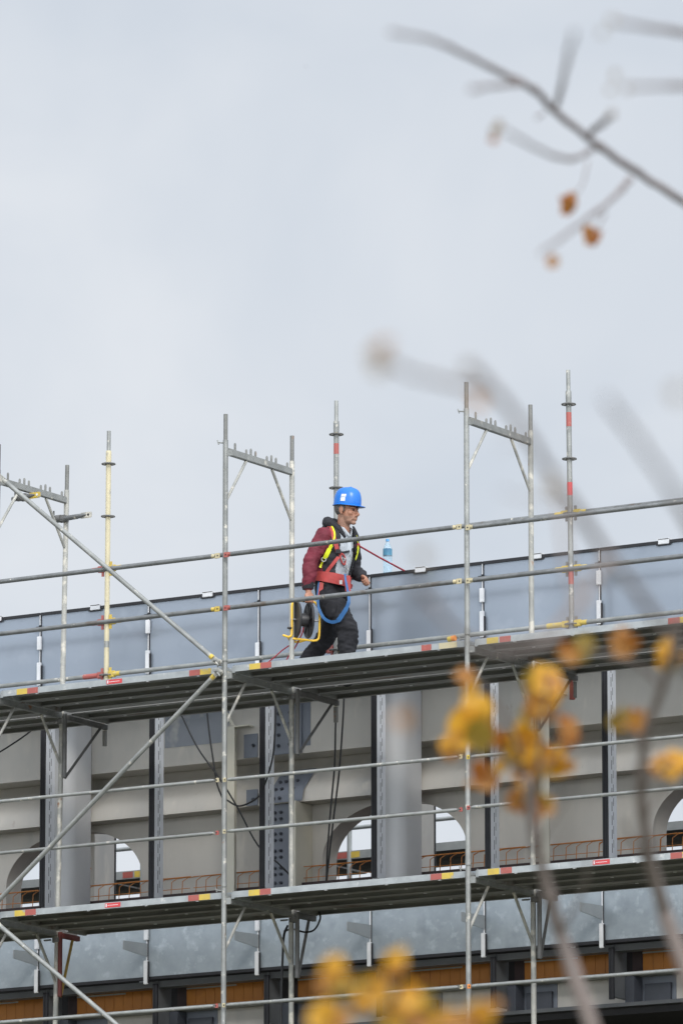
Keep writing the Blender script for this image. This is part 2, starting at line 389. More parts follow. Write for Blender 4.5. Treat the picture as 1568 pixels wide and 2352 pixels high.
# ------------------------------------------------------------------ guard rails on the outer uprights
def rail(X0, z, label, mm, c0, c1, y=-.055, sag=0.0, r=.0195, z1=None):
    z1 = z if z1 is None else z1
    L = 2.5; t = thing('guard_rail', label, 'guard rail', (X0, y, z), 'guard rails along the scaffold')
    d = V((L, 0, z1-z)).normalized(); a = V((.115, 0, 0)); b = V((L-.115, 0, z1-z))
    mid = (a+b)/2+V((0, 0, sag))
    part('tube', MB().tube([a, mid, b], r, 16), mm, t, local=True)
    for s0, cc, sg in ((V((0, 0, 0)), c0, 1), (V((L, 0, z1-z)), c1, -1)):
        part('crimped_end', MB().tube([s0+V((sg*.125, 0, 0)), s0+V((sg*.10, 0, 0)), s0+V((sg*.07, 0, 0))], [r*1.0, r*1.0, r*.6], 12), mm, t, local=True)
        e = MB(); w_ = .075 if z > 0 else .052
        e.box(min(s0.x+sg*.022, s0.x+sg*w_), max(s0.x+sg*.022, s0.x+sg*w_), -.005, .005, s0.z-r*1.15, s0.z+r*1.15, .002)
        if z > 0: e.tube([s0+V((sg*.10, 0, 0)), s0+V((sg*.07, 0, 0))], [r*1.03, r*.7], 12)
        part('flat_end', e, cc, t, local=True)
        part('hole', MB().tube([(s0.x+sg*.042, -.0075, s0.z), (s0.x+sg*.042, .0075, s0.z)], .007, 8), 'black', t, local=True)
    return t
rails = [(-2.5, 1.03, 'upper front rail in front of the cream post', 'tube_dark', 'red', 'cream_tag'),
         (-2.5, .55, 'middle front rail in front of the cream post', 'tube_dark', 'red', 'yellow'),
         (0, 1.03, "upper front rail crossing the worker's chest", 'tube_dark', 'red', 'cream_tag'),
         (0, .55, "middle front rail crossing the worker's thigh", 'tube_dark', 'red', 'cream_tag'),
         (2.5, 1.015, 'upper front rail in front of the striped post', 'tube_dark', 'cream_tag', 'yellow'),
         (2.5, .545, 'middle front rail in front of the striped post', 'tube_dark', 'cream_tag', 'yellow'),
         (-2.5, -.985, 'upper thin rail of the lower deck crossing the half-hidden arch', 'tube', 'cream_tag', 'cream_tag'),
         (-2.5, -1.455, 'lower thin rail of the lower deck crossing the half-hidden arch', 'tube', 'cream_tag', 'red'),
         (0, -.99, 'upper thin rail of the lower deck passing the bolted splice', 'tube', 'cream_tag', 'cream_tag'),
         (0, -1.45, 'lower thin rail of the lower deck passing the bolted splice', 'tube', 'cream_tag', 'red'),
         (2.5, -1.0, 'upper thin rail of the lower deck behind the yellow leaves', 'tube', 'yellow', 'cream_tag'),
         (2.5, -1.44, 'lower thin rail of the lower deck behind the yellow leaves', 'tube', 'red', 'cream_tag'),
         (-2.5, -2.985, 'thin rail below the lower deck under the half-hidden arch', 'tube', 'red', 'red'),
         (0, -2.985, 'thin rail below the lower deck under the bolted splice', 'tube', 'cream_tag', 'cream_tag'),
         (2.5, -2.985, 'thin rail below the lower deck behind the bare twigs', 'tube', 'orange', 'cream_tag'),
         (-5, 1.03, 'upper front rail beyond the cream post', 'tube_dark', 'red', 'red'),
         (-5, .55, 'middle front rail beyond the cream post', 'tube_dark', 'red', 'red'),
         (-5, -.985, 'upper thin rail of the lower deck beyond the half-hidden arch', 'tube', 'cream_tag', 'cream_tag'),
         (-5, -1.455, 'lower thin rail of the lower deck beyond the half-hidden arch', 'tube', 'cream_tag', 'cream_tag')]
for X, z, w, mm, c0, c1 in rails:
    rail(X, z, 'grey tubular '+w, mm, c0, c1, r=.0205 if z > 0 else .0165)

# ------------------------------------------------------------------ rosette posts and rear ledgers
YR = 1.84
def post(X, label, mm, bands, lean=0.0):
    t = thing('rosette_post', label, 'scaffold post', (X, YR, .06), 'rosette posts along the rear deck edge')
    part('tube', MB().tube([(0, 0, 0), (0, 0, 2.52)], .024, 16), mm, t, local=True)
    part('sleeve', MB().tube([(0, 0, 2.42), (0, 0, 2.46), (0, 0, 2.52), (0, 0, 2.53)], [.0255, .0265, .0265, .023], 16), mm, t, local=True)
    part('spigot', MB().tube([(0, 0, 2.52), (0, 0, 2.72)], .0185, 14), 'tube', t, local=True)
    for zz in (.40, .90, 1.405, 1.905, 2.405):
        d = MB(); n = 24
        for j in range(8):
            a = 2*math.pi*j/8
            d.obox((math.cos(a)*.044, math.sin(a)*.044, zz), (math.cos(a), math.sin(a), 0), (-math.sin(a), math.cos(a), 0), (0, 0, 1), .022, .006, .005)
        d.torus((0, 0, zz), (0, 0, 1), .062, .0055, 24, 6).torus((0, 0, zz), (0, 0, 1), .028, .006, 20, 6)
        part('rosette', d, 'beam', t, local=True)
    for cn, a, b in bands:
        part('paint_band', MB().tube([(0, 0, a), (0, 0, b)], .0247, 16), cn, t, local=True)
    t.rotation_euler = (0, lean, 0); return t
post(-5.0, 'cream scaffold post beyond the others at the frame edge', 'cream', [])
post(-2.515, 'cream painted scaffold post with bare grey top', 'cream', [('tube', .66, .72)], .004)
post(.008, "galvanised post with yellow and red bands above the worker's helmet", 'tube', [('yellow', 2.415, 2.50), ('red', 2.22, 2.32)])
post(2.482, 'galvanised striped post ahead of the worker past the bottle', 'tube', [('yellow', 2.43, 2.50), ('red', 2.20, 2.33), ('redlab', 1.57, 1.69), ('red', .76, .90)], -.008)
post(5.0, 'galvanised post at the far end past the striped post', 'tube', [])
PX = [-5.0, -2.515, .008, 2.48, 5.0]
ledw = ['beyond the cream post', 'between cream post and worker', 'behind the worker', 'past the striped post']
for i in range(4):
    for zz, nm in ((.465, 'rear toe ledger lying along the deck edge'), (.965, 'rear middle ledger'), (1.468, 'rear upper ledger')):
        t = thing('ledger', 'grey scaffold tube, '+nm+' '+ledw[i], 'ledger', (PX[i], YR, zz), 'ledgers along the rear of the upper deck')
        L = PX[i+1]-PX[i]
        part('tube', MB().tube([(.09, 0, 0), (L-.09, 0, 0)], .021, 14), 'tube' if zz < .5 else 'tube_dark', t, local=True)
        lc = {0: 'yellow', 1: 'yellow', 2: 'yellow', 3: 'yellow'}[i]; rc = {0: 'red', 1: 'red', 2: 'yellow', 3: 'yellow'}[i]
        for x, sg, cc in ((0, 1, lc), (L, -1, rc)):
            h = MB().box(min(x+sg*.026, x+sg*.10), max(x+sg*.026, x+sg*.10), -.017, .017, -.03, .03, .006)
            h.tube([(x+sg*.09, 0, 0), (x+sg*.16, 0, 0)], .0235, 12)
            hd = part('wedge_head', h, cc, t, local=True)
            part('wedge', MB().box(x+sg*.045-.012, x+sg*.045+.012, -.005, .005, -.07, .065), 'beam' if i > 1 else cc, hd, local=True)
        if zz < .5 and i in (1, 2):       # long painted sleeve seen beside the post foot
            part('painted_sleeve', MB().tube([(L-.25, 0, 0), (L-.10, 0, 0)], .0245, 14), 'yellow' if i == 2 else 'red', t, local=True)
        if zz < .5 and i == 0:
            part('painted_sleeve', MB().tube([(L-.25, 0, 0), (L-.10, 0, 0)], .0245, 14), 'red', t, local=True)
q = onY(1037, 1468, 1.0); t = thing('tube_sleeve', 'small orange and yellow sleeve at the deck edge ahead of the worker', 'sleeve', q)
part('sleeve', MB().tube([(-.035, 0, 0), (.005, 0, .003)], .024, 12), 'yellow', t, local=True)
part('cap', MB().tube([(.005, 0, .003), (.038, 0, .006)], .026, 12), 'orange', t, local=True)

# ------------------------------------------------------------------ diagonal braces
def brace(a, b, label):
    t = thing('diagonal_brace', label, 'diagonal brace', V(a), 'diagonal braces on the scaffold front')
    a, b = V(a), V(b); d = (b-a).normalized()
    part('tube', MB().tube([a+d*.10, b-d*.10], .0215, 16), 'tube', t)
    for p, s in ((a, 1), (b, -1)):
        e = MB().tube([p+d*s*.11, p+d*s*.075, p+d*s*.05], [.022, .020, .016], 12)
        y = V((0, 1, 0)); e.obox(p+d*s*.03, d, y, d.cross(y), .055, .006, .024)
        part('flat_end', e, 'tube_cem', t)
    part('coupler', MB().tube([b-V((0, .02, 0)), b+V((0, .04, 0))], .026, 12), 'tube_cem', t)
    part('painted_band', MB().tube([b-d*.085+V((0, 0, 0)), b-d*.05], .0245, 12), 'yellow', t)
    part('nut', MB().tube([b-V((0, .075, 0)), b-V((0, .02, 0))], .014, 8).tube([b+V((.02, -.05, -.015)), b+V((.05, -.05, -.05))], .009, 8), 'tube', t)
    return t
brace((-2.40, -.075, 2.00), (-.035, -.075, .075), 'long grey brace slanting down from the frame edge to the upper deck')
brace((-2.45, -.075, -1.955), (-.02, -.075, -.02), 'long grey brace rising from lower to upper deck across the arch')
brace((-2.42, -.075, -2.06), (.04, -.075, -3.94), 'long grey brace dropping below the lower deck across galvanised panels')
# two loose tubes with flattened ends
for nm, y, z, xe, cc, lb in (('guard_rail', 1.045, 1.81, -2.148, 'tube_cem', 'grey tube with flattened grey end clamped to the cream-side frame'),
                             ('guard_rail', .42, 1.905, -2.29, 'yellow', 'grey tube with flattened yellow end above the clamped grey one')):
    t = thing(nm, lb, 'guard rail', (xe, y, z), 'loose tubes with flat ends')
    part('tube', MB().tube([(-2.6, y, z-.01), (xe-.16, y, z)], .0235, 14).tube([(xe-.17, y, z), (xe-.10, y, z+.003), (xe-.06, y, z+.004)], [.0235, .020, .010], 12), 'tube_dark', t)
    e = MB().box(xe-.13, xe, y-.006, y+.006, z-.026, z+.030, .008)
    part('flat_end', e, cc, t)
    part('hole', MB().tube([(xe-.035, y-.010, z+.004), (xe-.035, y+.010, z+.004)], .011, 10).tube([(xe-.09, y-.010, z+.002), (xe-.09, y+.010, z+.002)], .009, 10), 'white' if cc == 'yellow' else 'black', t)
    xc = -2.5+.03
    part('clamp', MB().tube([(xc-.075, y, z), (xc-.02, y, z)], .036, 14).tube([(xc-.075, y-.04, z-.04), (xc-.075, y-.04, z+.07)], .008, 8).box(xc-.06, xc+.03, y-.02, y+.06, z-.03, z+.03, .005), 'beam', t)

# ------------------------------------------------------------------ facade: mullions, parapet, galvanised band
MX = [-4.72, -3.50, -2.272, -1.052, .155, 1.355, 2.572, 3.79, 5.0]
mw = ['at the very edge beyond the arch', 'in front of the half-hidden arch', 'just past the half-hidden arch', 'beside the bolted splice', 'in front of the arch under the worker', 'past that arch behind yellow leaves', 'beside the far arch past the leaves', 'in front of the far arch', 'beyond the far arch']
for i, x in enumerate(MX):
    t = thing('mullion', 'black and silver vertical facade profile '+mw[i], 'facade profile', (x, 2.2, -1.9), 'vertical facade profiles')
    g = MB().box(x, x+.050, 2.200, 2.222, -1.60, .24)
    g.box(x+.012, x+.020, 2.192, 2.201, -1.60, .24).box(x+.030, x+.038, 2.192, 2.201, -1.60, .24)
    part('gasket', g, 'black', t)
    b = MB().box(x+.003, x+.047, 2.222, 2.375, -1.60, .24)
    body = part('profile', b, 'silver', t)
    s = MB(); z = -1.55
    while z < .2:
        s.box(x+.0465, x+.0478, 2.285, 2.293, z, z+.085).box(x+.0465, x+.0478, 2.312, 2.318, z+.05, z+.12); z += .125
    part('slot', s, 'black', body)
def clip(mb, x0, x1, y, z0, z1): mb.box(x0, x1, y-.022, y, z0, z1, .004)
pw = ['beyond the cream post', 'beside the cream post', 'between cream post and cable reel', 'behind the cable reel', 'under the water bottle', 'past the water bottle', 'behind the striped post', 'past the striped post']
for i in range(8):
    a, b = MX[i]+.012, MX[i+1]-.012
    t = thing('parapet_sheet', 'smooth bluish grey parapet panel '+pw[i], 'parapet panel', ((a+b)/2, 2.2, .25), 'parapet panels along the roof edge')
    part('sheet', MB().box(a, b, 2.19, 2.235, .25, 1.178), 'parapet', t)
    e = MB().box(a-.006, b+.006, 2.176, 2.25, 1.172, 1.199)
    part('edge_gasket', e, 'black', t)
    cx = [-4.0, -2.872, -1.612, -.48, .70, 1.921, 3.236, 4.4][i]
    c = MB(); c.box(cx-.055, cx+.055, 2.168, 2.179, 1.165, 1.215, .003).box(cx-.055, cx+.055, 2.168, 2.255, 1.205, 1.215)
    k = part('clip', c, 'white', t)
    part('painted_clip_shadow', MB().box(cx-.075, cx+.07, 2.172, 2.1785, 1.155, 1.172), 'black', k)  # black strip below the clip stands in for its cast shadow
for i, x in enumerate(MX):
    t = thing('joint_fixing', 'narrow white and black joint fixing on the parapet '+['beyond the cream post', 'left of the first grey upright', 'between cream post and brace', 'behind the red line near the reel', "at the worker's open hand", 'beyond the frame past the bottle', 'past the striped post', 'near the far end', 'at the far end'][i].replace('left of', 'before'), 'facade fixing', (x, 2.19, .3), 'vertical joint fixings on the parapet')
    part('seal', MB().box(x-.011, x+.011, 2.181, 2.189, .26, 1.176), 'black', t)
    part('strip', MB().box(x-.006, x+.003, 2.177, 2.1808, .26, 1.176), 'white', t)
    zz = [.84, .84, .88, .80, .78, .82, .86, .84, .84][i]; h1 = .13
    zb = .62
    if i in (3, 4): c = MB().box(x-.024, x+.024, 2.155, 2.178, .44, .68, .004)
    else:
        part('clip', MB().box(x-.022, x+.022, 2.155, 2.178, zz, zz+h1, .004), 'white', t); c = MB().box(x-.022, x+.022, 2.155, 2.178, .50, .72 if i != 5 else .74, .004)
    part('clip', c, 'white', t)
    part('clip_edge', MB().box(x+.0225, x+.031, 2.158, 2.180, .44 if i in (3, 4) else .50, .69), 'black', t)
    part('hook', MB().box(x-.03, x+.02, 2.15, 2.178, 1.045, 1.062).box(x+.005, x+.02, 2.15, 2.178, 1.03, 1.075), 'black', t)
gw = ['at the edge beyond the arch', 'under the half-hidden arch', 'past the half-hidden arch', 'under the bolted splice', 'beneath the worker', 'behind the bare twig', 'behind the yellow leaves', 'at the far end']
for i in range(8):
    a, b = MX[i]+.008, MX[i+1]-.008
    t = thing('galvanised_sheet', 'mottled galvanised metal panel below the lower deck '+gw[i], 'metal panel', ((a+b)/2, 2.2, -2.34), 'galvanised panels below the lower deck')
    part('sheet', MB().box(a, b, 2.195, 2.235, -2.338, -1.62), 'galv', t)
    part('edge_gasket', MB().box(a-.004, b+.004, 2.192, 2.25, -2.366, -2.3385), 'black', t)
for i, x in enumerate(MX):
    w = ['at the edge', 'under the half-hidden arch', 'past the half-hidden arch', 'under the bolted splice', 'beneath the worker', 'beside the near upright past the worker', 'behind the yellow leaves', 'at the far end', 'beyond the far end'][i]
    t = thing('bracket_fin', 'grey plate fin standing out from the galvanised joint '+w, 'bracket', (x, 2.19, -2.2), 'plate fins on the galvanised panels')
    part('fin', MB().prism([(x-.006, 1.79, -2.045), (x-.006, 1.79, -2.125), (x-.006, 2.19, -2.155), (x-.006, 2.19, -2.03)], None, (0, 0, 0), (.010, 0, 0)), 'fin', t)
    t2 = thing('joint_fixing', 'white clips on the galvanised joint '+w, 'facade fixing', (x, 2.19, -2.4), 'fixings on the galvanised joints')
    part('strip', MB().box(x-.008, x+.006, 2.184, 2.194, -2.33, -1.63), 'white', t2)
    part('seal', MB().box(x+.006, x+.012, 2.184, 2.1935, -2.33, -1.63), 'black', t2)
    up = i in (1, 2, 3)
    c = MB().box(x-.022, x+.022, 2.158, 2.182, -2.41, -2.19, .004)
    if up: part('clip', MB().box(x-.022, x+.022, 2.158, 2.182, -2.0, -1.83, .004), 'white', t2)
    part('clip', c, 'white', t2)
    part('clip_edge', MB().box(x+.0225, x+.030, 2.160, 2.182, -2.40, -2.2), 'black', t2)
    # stub profile below
    t3 = thing('profile_stub', 'black profile stub with dark bracket below the panels '+w, 'facade profile', (x, 2.25, -2.9), 'profile stubs below the galvanised panels')
    part('gasket', MB().box(x+.02, x+.07, 2.252, 2.272, -2.86, -2.40).box(x+.032, x+.04, 2.246, 2.2525, -2.86, -2.4), 'black', t3)
    part('bracket_plate', MB().box(x+.035, x+.065, 2.274, 2.50, -2.84, -2.372), 'bracket', t3)
    part('bracket_foot', MB().box(x+.07, x+.16, 2.46, 2.612, -2.868, -2.64).box(x+.20, x+.46, 2.58, 2.612, -2.866, -2.70), 'darkpaint', t3)

# lower spandrel: sill, formwork boards, girder, recess
t = thing('spandrel_beam', 'long grey steel beam under the orange boards', 'steel beam', (0, 2.6, -2.95))
part('sill', MB().box(-8, 8, 2.285, 2.42, -2.43, -2.372), 'bracket', t)
part('top_flange', MB().box(-8, 8, 2.46, 2.80, -2.628, -2.598), 'sill', t)
part('web', MB().box(-8, 8, 2.62, 2.66, -2.87, -2.629), 'wall', t)
part('bottom_flange', MB().box(-8, 8, 2.44, 2.86, -2.905, -2.871), 'bracket', t)
for x in MX:
    part('primer_patch', MB().box(x-.02, x+.50, 2.613, 2.6195, -2.868, -2.632), 'greypaint', t)
fw = gw
for i in range(8):
    f = MB(); a, b = MX[i]+.20, MX[i+1]-.01; x = a
    while x < b-.02:
        f.box(x, min(x+.101, b), 2.552, 2.575, -2.595, -2.41); x += .1045
    t = thing('formwork_strip', 'orange formwork board strip under the galvanised panel '+fw[i], 'formwork', ((a+b)/2, 2.56, -2.6), 'orange formwork strips')
    part('board', f, 'form', t)
    part('backing', MB().box(a-.12, b+.01, 2.576, 2.60, -2.597, -2.37), 'slab', t)
    part('top_batten', MB().box(a, a+.55, 2.546, 2.551, -2.432, -2.418), 'sill', t)
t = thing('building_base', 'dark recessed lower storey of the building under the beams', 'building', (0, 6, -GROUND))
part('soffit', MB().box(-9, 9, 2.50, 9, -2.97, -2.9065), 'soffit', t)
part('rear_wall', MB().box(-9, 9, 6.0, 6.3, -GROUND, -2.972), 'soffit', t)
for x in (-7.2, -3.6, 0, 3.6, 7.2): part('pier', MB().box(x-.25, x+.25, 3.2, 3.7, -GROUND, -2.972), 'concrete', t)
t = thing('floor_slab', 'dark floor slab edge behind the lower deck', 'floor slab', (0, 4, -1.9))
part('slab', MB().box(-9, 9, 2.875, 4.9, -1.80, -1.473), 'slab', t)

# ------------------------------------------------------------------ steel wall with ledges and arches
t = thing('steel_wall', 'pale grey painted steel wall with stepped ledges and arches', 'wall', (0, 2.9, -1.5))
WX0, WX1 = -8.0, 8.0
A = MB()
A.prism([(WX0, 2.84, 1.0), (WX0, 2.84, -.268), (WX0, 3.22, -.268), (WX0, 3.22, 1.0)], None, (0, 0, 0), (WX1-WX0, 0, 0))
part('upper_girder', A, 'wall', t)
B = MB()
B.prism([(WX0, 3.16, -.2685), (WX0, 3.15, -.31), (WX0, 3.10, -.37), (WX0, 2.875, -.60), (WX0, 2.845, -.72), (WX0, 3.22, -.72), (WX0, 3.22, -.2685)], None, (0, 0, 0), (WX1-WX0, 0, 0))
part('lower_girder', B, 'wall', t)
for nm, y, z in (('girder_seam', 2.8415, -.19), ('girder_seam', 2.857, -.60)):
    pass
ZC, AA, AB, ZB = -1.245, .78, .49, -1.56
AC = [-7.26, -3.70, -.13, 3.38, 6.9]
def archz(x, c):
    q = abs(x-c)/AA
    return None if q >= 1 else ZC+AB*math.sqrt(max(0, 1-q*q))
W = MB(); YF, YB, ZTOP = 3.06, 3.31, -.7205
prev = WX0
def quadbox(x0, x1, za, zb): W.add([(x0, YF, za), (x1, YF, zb), (x1, YF, ZTOP), (x0, YF, ZTOP), (x0, YB, za), (x1, YB, zb), (x1, YB, ZTOP), (x0, YB, ZTOP)], [(0, 1, 2, 3), (5, 4, 7, 6)])
REV = MB()
for c in AC:
    quadbox(prev, c-AA, ZB, ZB)
    xs = [c-AA*math.cos(math.pi*k/40) for k in range(41)]
    zs = [ZC+AB*math.sin(math.pi*k/40) for k in range(41)]
    for k in range(40): quadbox(xs[k], xs[k+1], zs[k], zs[k+1])
    path = [(c-AA, ZB)]+list(zip(xs, zs))+[(c+AA, ZB)]
    o = len(REV.v)
    REV.add([(x, y, z) for x, z in path for y in (YF, YB)], [(2*k, 2*k+1, 2*k+3, 2*k+2) for k in range(len(path)-1)])
    # raised flange round the arch
    rim = []
    for k, (x, z) in enumerate(path):
        nx, nz = (x-c)/AA, max(0, (z-ZC))/AB; l = math.hypot(nx, nz) or 1
        rim.append((x, z, nx/l, nz/l))
    prev = c+AA
quadbox(prev, WX1, ZB, ZB)
part('arch_plate', W, 'wall', t)
part('arch_reveal', REV, 'wall', t)
for x0, x1, y0 in ((-1.775, -1.665, 2.72), (1.60, 1.72, 2.72)):
    st = MB().box(x0+.012, x1, y0, y0+.012, -1.56, .02).box(x0+.045, x0+.06, y0+.012, 2.839, -1.56, .02)
    o = part('stiffener', st, 'creamwall', t)
    g = MB().prism([(x0-.02, y0+.0, .021), (x0+.26, y0+.0, .021), (x0+.26, y0+.10, .021), (x0-.02, y0+.10, .021)], None, (0, 0, 0), (0, 0, .012))
    g.prism([(x0+.06, y0+.03, .0335), (x0+.075, y0+.03, .0335), (x0-.04, y0+.03, .22), (x0-.055, y0+.03, .22)], None, (0, 0, 0), (0, .05, 0))
    part('gusset', g, 'creamwall', o)
    part('web_strip', MB().box(x0+.12, x0+.125, 2.8385, 2.8395, -.26, 1.0), 'wall', o)  # thin raised strip in the wall's own paint
# bolted splice
sp = MB()
sp.box(-1.36, -.99, 2.815, 2.839, -.262, .95)
sp.add([(-1.36, 3.078, -.375), (-.985, 3.078, -.375), (-.985, 2.853, -.605), (-1.36, 2.853, -.605), (-1.36, 2.825, -.712), (-.985, 2.825, -.712)], [(0, 1, 2, 3), (3, 2, 5, 4)])
sp.box(-1.36, -1.075, 2.86, 3.058, -1.56, -.7245)
for x in (-1.63, ):
    sp.box(x, -1.48, 2.828, 2.8388, -.262, -.04).box(x+.03, -1.48, 2.826, 2.8441, -.715, -.565)
def bolt(mb, x, y, z, ny=(0, -1, 0)): mb.tube([(x, y, z), (x, y-.014, z)], .017, 6).tube([(x, y-.014, z), (x, y-.030, z)], .0095, 6)
S = part('splice_plate', sp, 'greypaint', t)
bo = MB()
for x in (-1.30, -1.235, -1.11):
    for z in (.12, .02, -.08, -.18): bolt(bo, x, 2.815, z)
    for z, y in ((-.42, 3.03), (-.50, 2.953), (-.58, 2.875), (-.67, 2.836)): bolt(bo, x, y, z)
    for z in (-.80, -.86, -1.0, -1.06, -1.16, -1.22, -1.32, -1.38, -1.46): bolt(bo, x, 2.86, z)
for z in (-.15, -.66): bolt(bo, -1.52, 2.826, z)
part('bolt', bo, 'darkpaint', S)
part('end_plate', MB().box(-1.075, -1.045, 2.74, 3.0588, -1.56, -.7245), 'darkpaint', t)
part('end_flange', MB().box(-1.044, -.995, 2.73, 2.76, -1.56, -.7245).box(-1.03, -1.018, 2.7605, 3.058, -1.56, -.7245), 'creamwall', t)
part('primer_patch', MB().box(-2.52, -1.80, 2.8365, 2.8392, -.09, .9), 'greypatch', t)
part('primer_patch', MB().box(-.988, -.90, 2.8362, 2.8392, -.20, .9), 'greypaint', t)
# columns
for x0, w in ((-7.24, 'beyond the frame edge'), (-3.645, 'in front of the half-hidden arch'), (.012, 'in front of the arch under the worker'), (3.645, 'in front of the far arch past the leaves')):
    n = MB(); x1 = x0+.295; y0, y1, r = 2.45, 2.83, .15; prof = []
    for k in range(13): prof.append((x1-r+r*math.sin(R(k*7.5)), y0+r-r*math.cos(R(k*7.5)), -1.80))
    prof += [(x1, y1, -1.80), (x0, y1, -1.80), (x0, y0, -1.80)]
    n.prism(prof, None, (0, 0, 0), (0, 0, 2.70))
    single('column', n, 'column', 'smooth grey steel column '+w, 'column', 'grey columns before the arches')
for x0, w in ((-4.0, 'inside the half-hidden arch'), (-.41, 'inside the arch under the worker'), (3.2, 'inside the far arch')):
    t = thing('inner_column', 'pale box column standing '+w, 'column', (x0, 3.5, -1.49), 'pale box columns behind the arches')
    part('shaft', MB().box(x0, x0+.235, 3.50, 3.86, -1.56, .8, .006), 'wall', t)
    part('dark_seal', MB().box(x0+.2355, x0+.242, 3.845, 3.865, -1.56, .8), 'black', t)
    part('tie', MB().box(x0+.10, x0+.2, 3.485, 3.4995, -1.06, -1.045), 'rebar', t)

# rebar cages at the slab edge
for i in range(8):
    a, b = MX[i]+.06, MX[i+1]
    m = MB(); y = 2.90
    m.tube([(a-.02, y, -1.322), (b+.01, y, -1.318)], .0042, 6).tube([(a-.02, y, -1.428), (b, y, -1.428)], .0036, 6)
    m.tube([(a-.02, y+.13, -1.305), (b+.01, y+.13, -1.302)], .0036, 6)
    x = a+.03
    while x < b-.02:
        j = random.uniform(-.012, .012)
        m.tube([(x+j-.02, y, -1.473), (x+j-.015, y, -1.36), (x+j+.03, y+.02, -1.325), (x+j+.075, y+.12, -1.303)], .0040, 6); x += .118
        if random.random() < .12:
            m.tube([(x+j-.01, y-.01, -1.473), (x+j, y-.01, -1.35), (x+j+.05, y+.02, -1.32), (x+j+.1, y+.11, -1.30)], .0040, 6)
    single('rebar_cage', m, 'rebar', 'orange rusty bent reinforcing bars standing on the slab edge '+gw[i].replace('galvanised', ''), 'rebar', 'reinforcing bar cages along the slab edge')

# far scaffold seen through the arches
for i, (x0, w) in enumerate(((-7.5, 'half-hidden arch'), (-5.0, 'half-hidden arch, second bay'), (-2.5, 'arch under the worker'), (0.0, 'arch under the worker, second bay'), (2.5, 'far arch'))):
    for k, y in enumerate((5.65, 5.97, 6.29)):
        t = thing('deck_plank', 'shaded far scaffold plank, %s, behind the %s' % (['front row', 'middle row', 'rear row'][k], w), 'deck plank', (x0, y, -.84), 'far scaffold planks')
        b = MB().box(x0+.03, x0+2.47, y-.155, y+.155, -.845, -.765)
        part('plank', b, 'farsteel' if k == 0 else 'deck_shade', t)
        if k == 0:
            part('paint_band', MB().box(x0+.22, x0+.34, y-.158, y-.1555, -.835, -.775), 'red', t)
            part('paint_band', MB().box(x0+.36, x0+.48, y-.158, y-.1555, -.835, -.775), 'yellow', t)
    single('guard_rail', MB().tube([(x0, 5.5, -.545), (x0+2.5, 5.5, -.53)], .021, 10), 'farsteel', 'rail of the far scaffold seen through the '+w, 'guard rail', 'far scaffold rails')
for x, w in ((-7.1, 'half-hidden arch edge'), (-4.55, 'half-hidden arch'), (-2.14, 'arch under the worker'), (.35, 'arch past the worker'), (2.85, 'far arch')):
    single('scaffold_post', MB().tube([(x, 5.5, -3.1), (x, 5.5, -.05)], .024, 12), 'farsteel', 'upright of the far scaffold seen through the '+w, 'scaffold post', 'far scaffold uprights')
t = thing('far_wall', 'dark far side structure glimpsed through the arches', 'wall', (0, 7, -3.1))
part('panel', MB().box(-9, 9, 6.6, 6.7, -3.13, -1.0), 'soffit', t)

# ------------------------------------------------------------------ hanging cables
def cable(pts, label, r=.0085, m='cable', name='cable', cat='cable', group='black cables hanging on the facade'):
    return single(name, MB().tube(spline(pts, 6), r, 8), m, label, cat, group)
cable([onY(415, 1640, 2.42), onY(455, 1720, 2.42), onY(505, 1790, 2.42), onY(545, 1855, 2.45), onY(592, 1942, 2.5), onY(640, 1985, 2.6), onY(665, 2010, 2.68)], 'longest black cable slanting from upper deck past the bolted splice')
cable([onY(472, 1600, 2.42), onY(480, 1680, 2.42), onY(490, 1750, 2.42), onY(498, 1800, 2.42), onY(510, 1832, 2.42)], 'short black cable hanging beside the long slanting one')
cable([onY(633, 1600, 2.14), onY(632, 1660, 2.14), onY(626, 1740, 2.14), onY(605, 1810, 2.2), onY(588, 1835, 2.42), onY(550, 1852, 2.6), onY(520, 1838, 2.6)], 'black cable drooping in a loop over the bolted splice')
cable([onY(772, 1600, 2.02), onY(770, 1680, 2.02), onY(768, 1760, 2.02), onY(760, 1850, 2.04), onY(752, 1950, 2.1), onY(749, 2025, 2.2)], 'straight black cable under the console bracket, first of the pair')
cable([onY(790, 1595, 2.02), onY(787, 1660, 2.02), onY(779, 1770, 2.02), onY(772, 1830, 2.04), onY(760, 1930, 2.1), onY(750, 2022, 2.18)], 'black cable beside the straight one, second of the pair')
cable([onY(-30, 1745, 2.0), onY(20, 1715, 2.0), onY(70, 1680, 2.0), onY(112, 1640, 2.0)], 'black cable sagging below the deck by the cream post')
cable([onY(660, 2128, 1.30), onY(652, 2150, 1.12), onY(649, 2200, 1.12), onY(646, 2280, 1.12), onY(645, 2380, 1.12)], 'black cable hanging down beside the inner upright', .011)
cable([onY(652, 2140, 1.28), onY(672, 2135, 1.28), onY(700, 2142, 1.28), onY(722, 2136, 1.28), onY(735, 2112, 1.28), onY(733, 2095, 1.28)], 'black cable coiled round the small lower bracket')

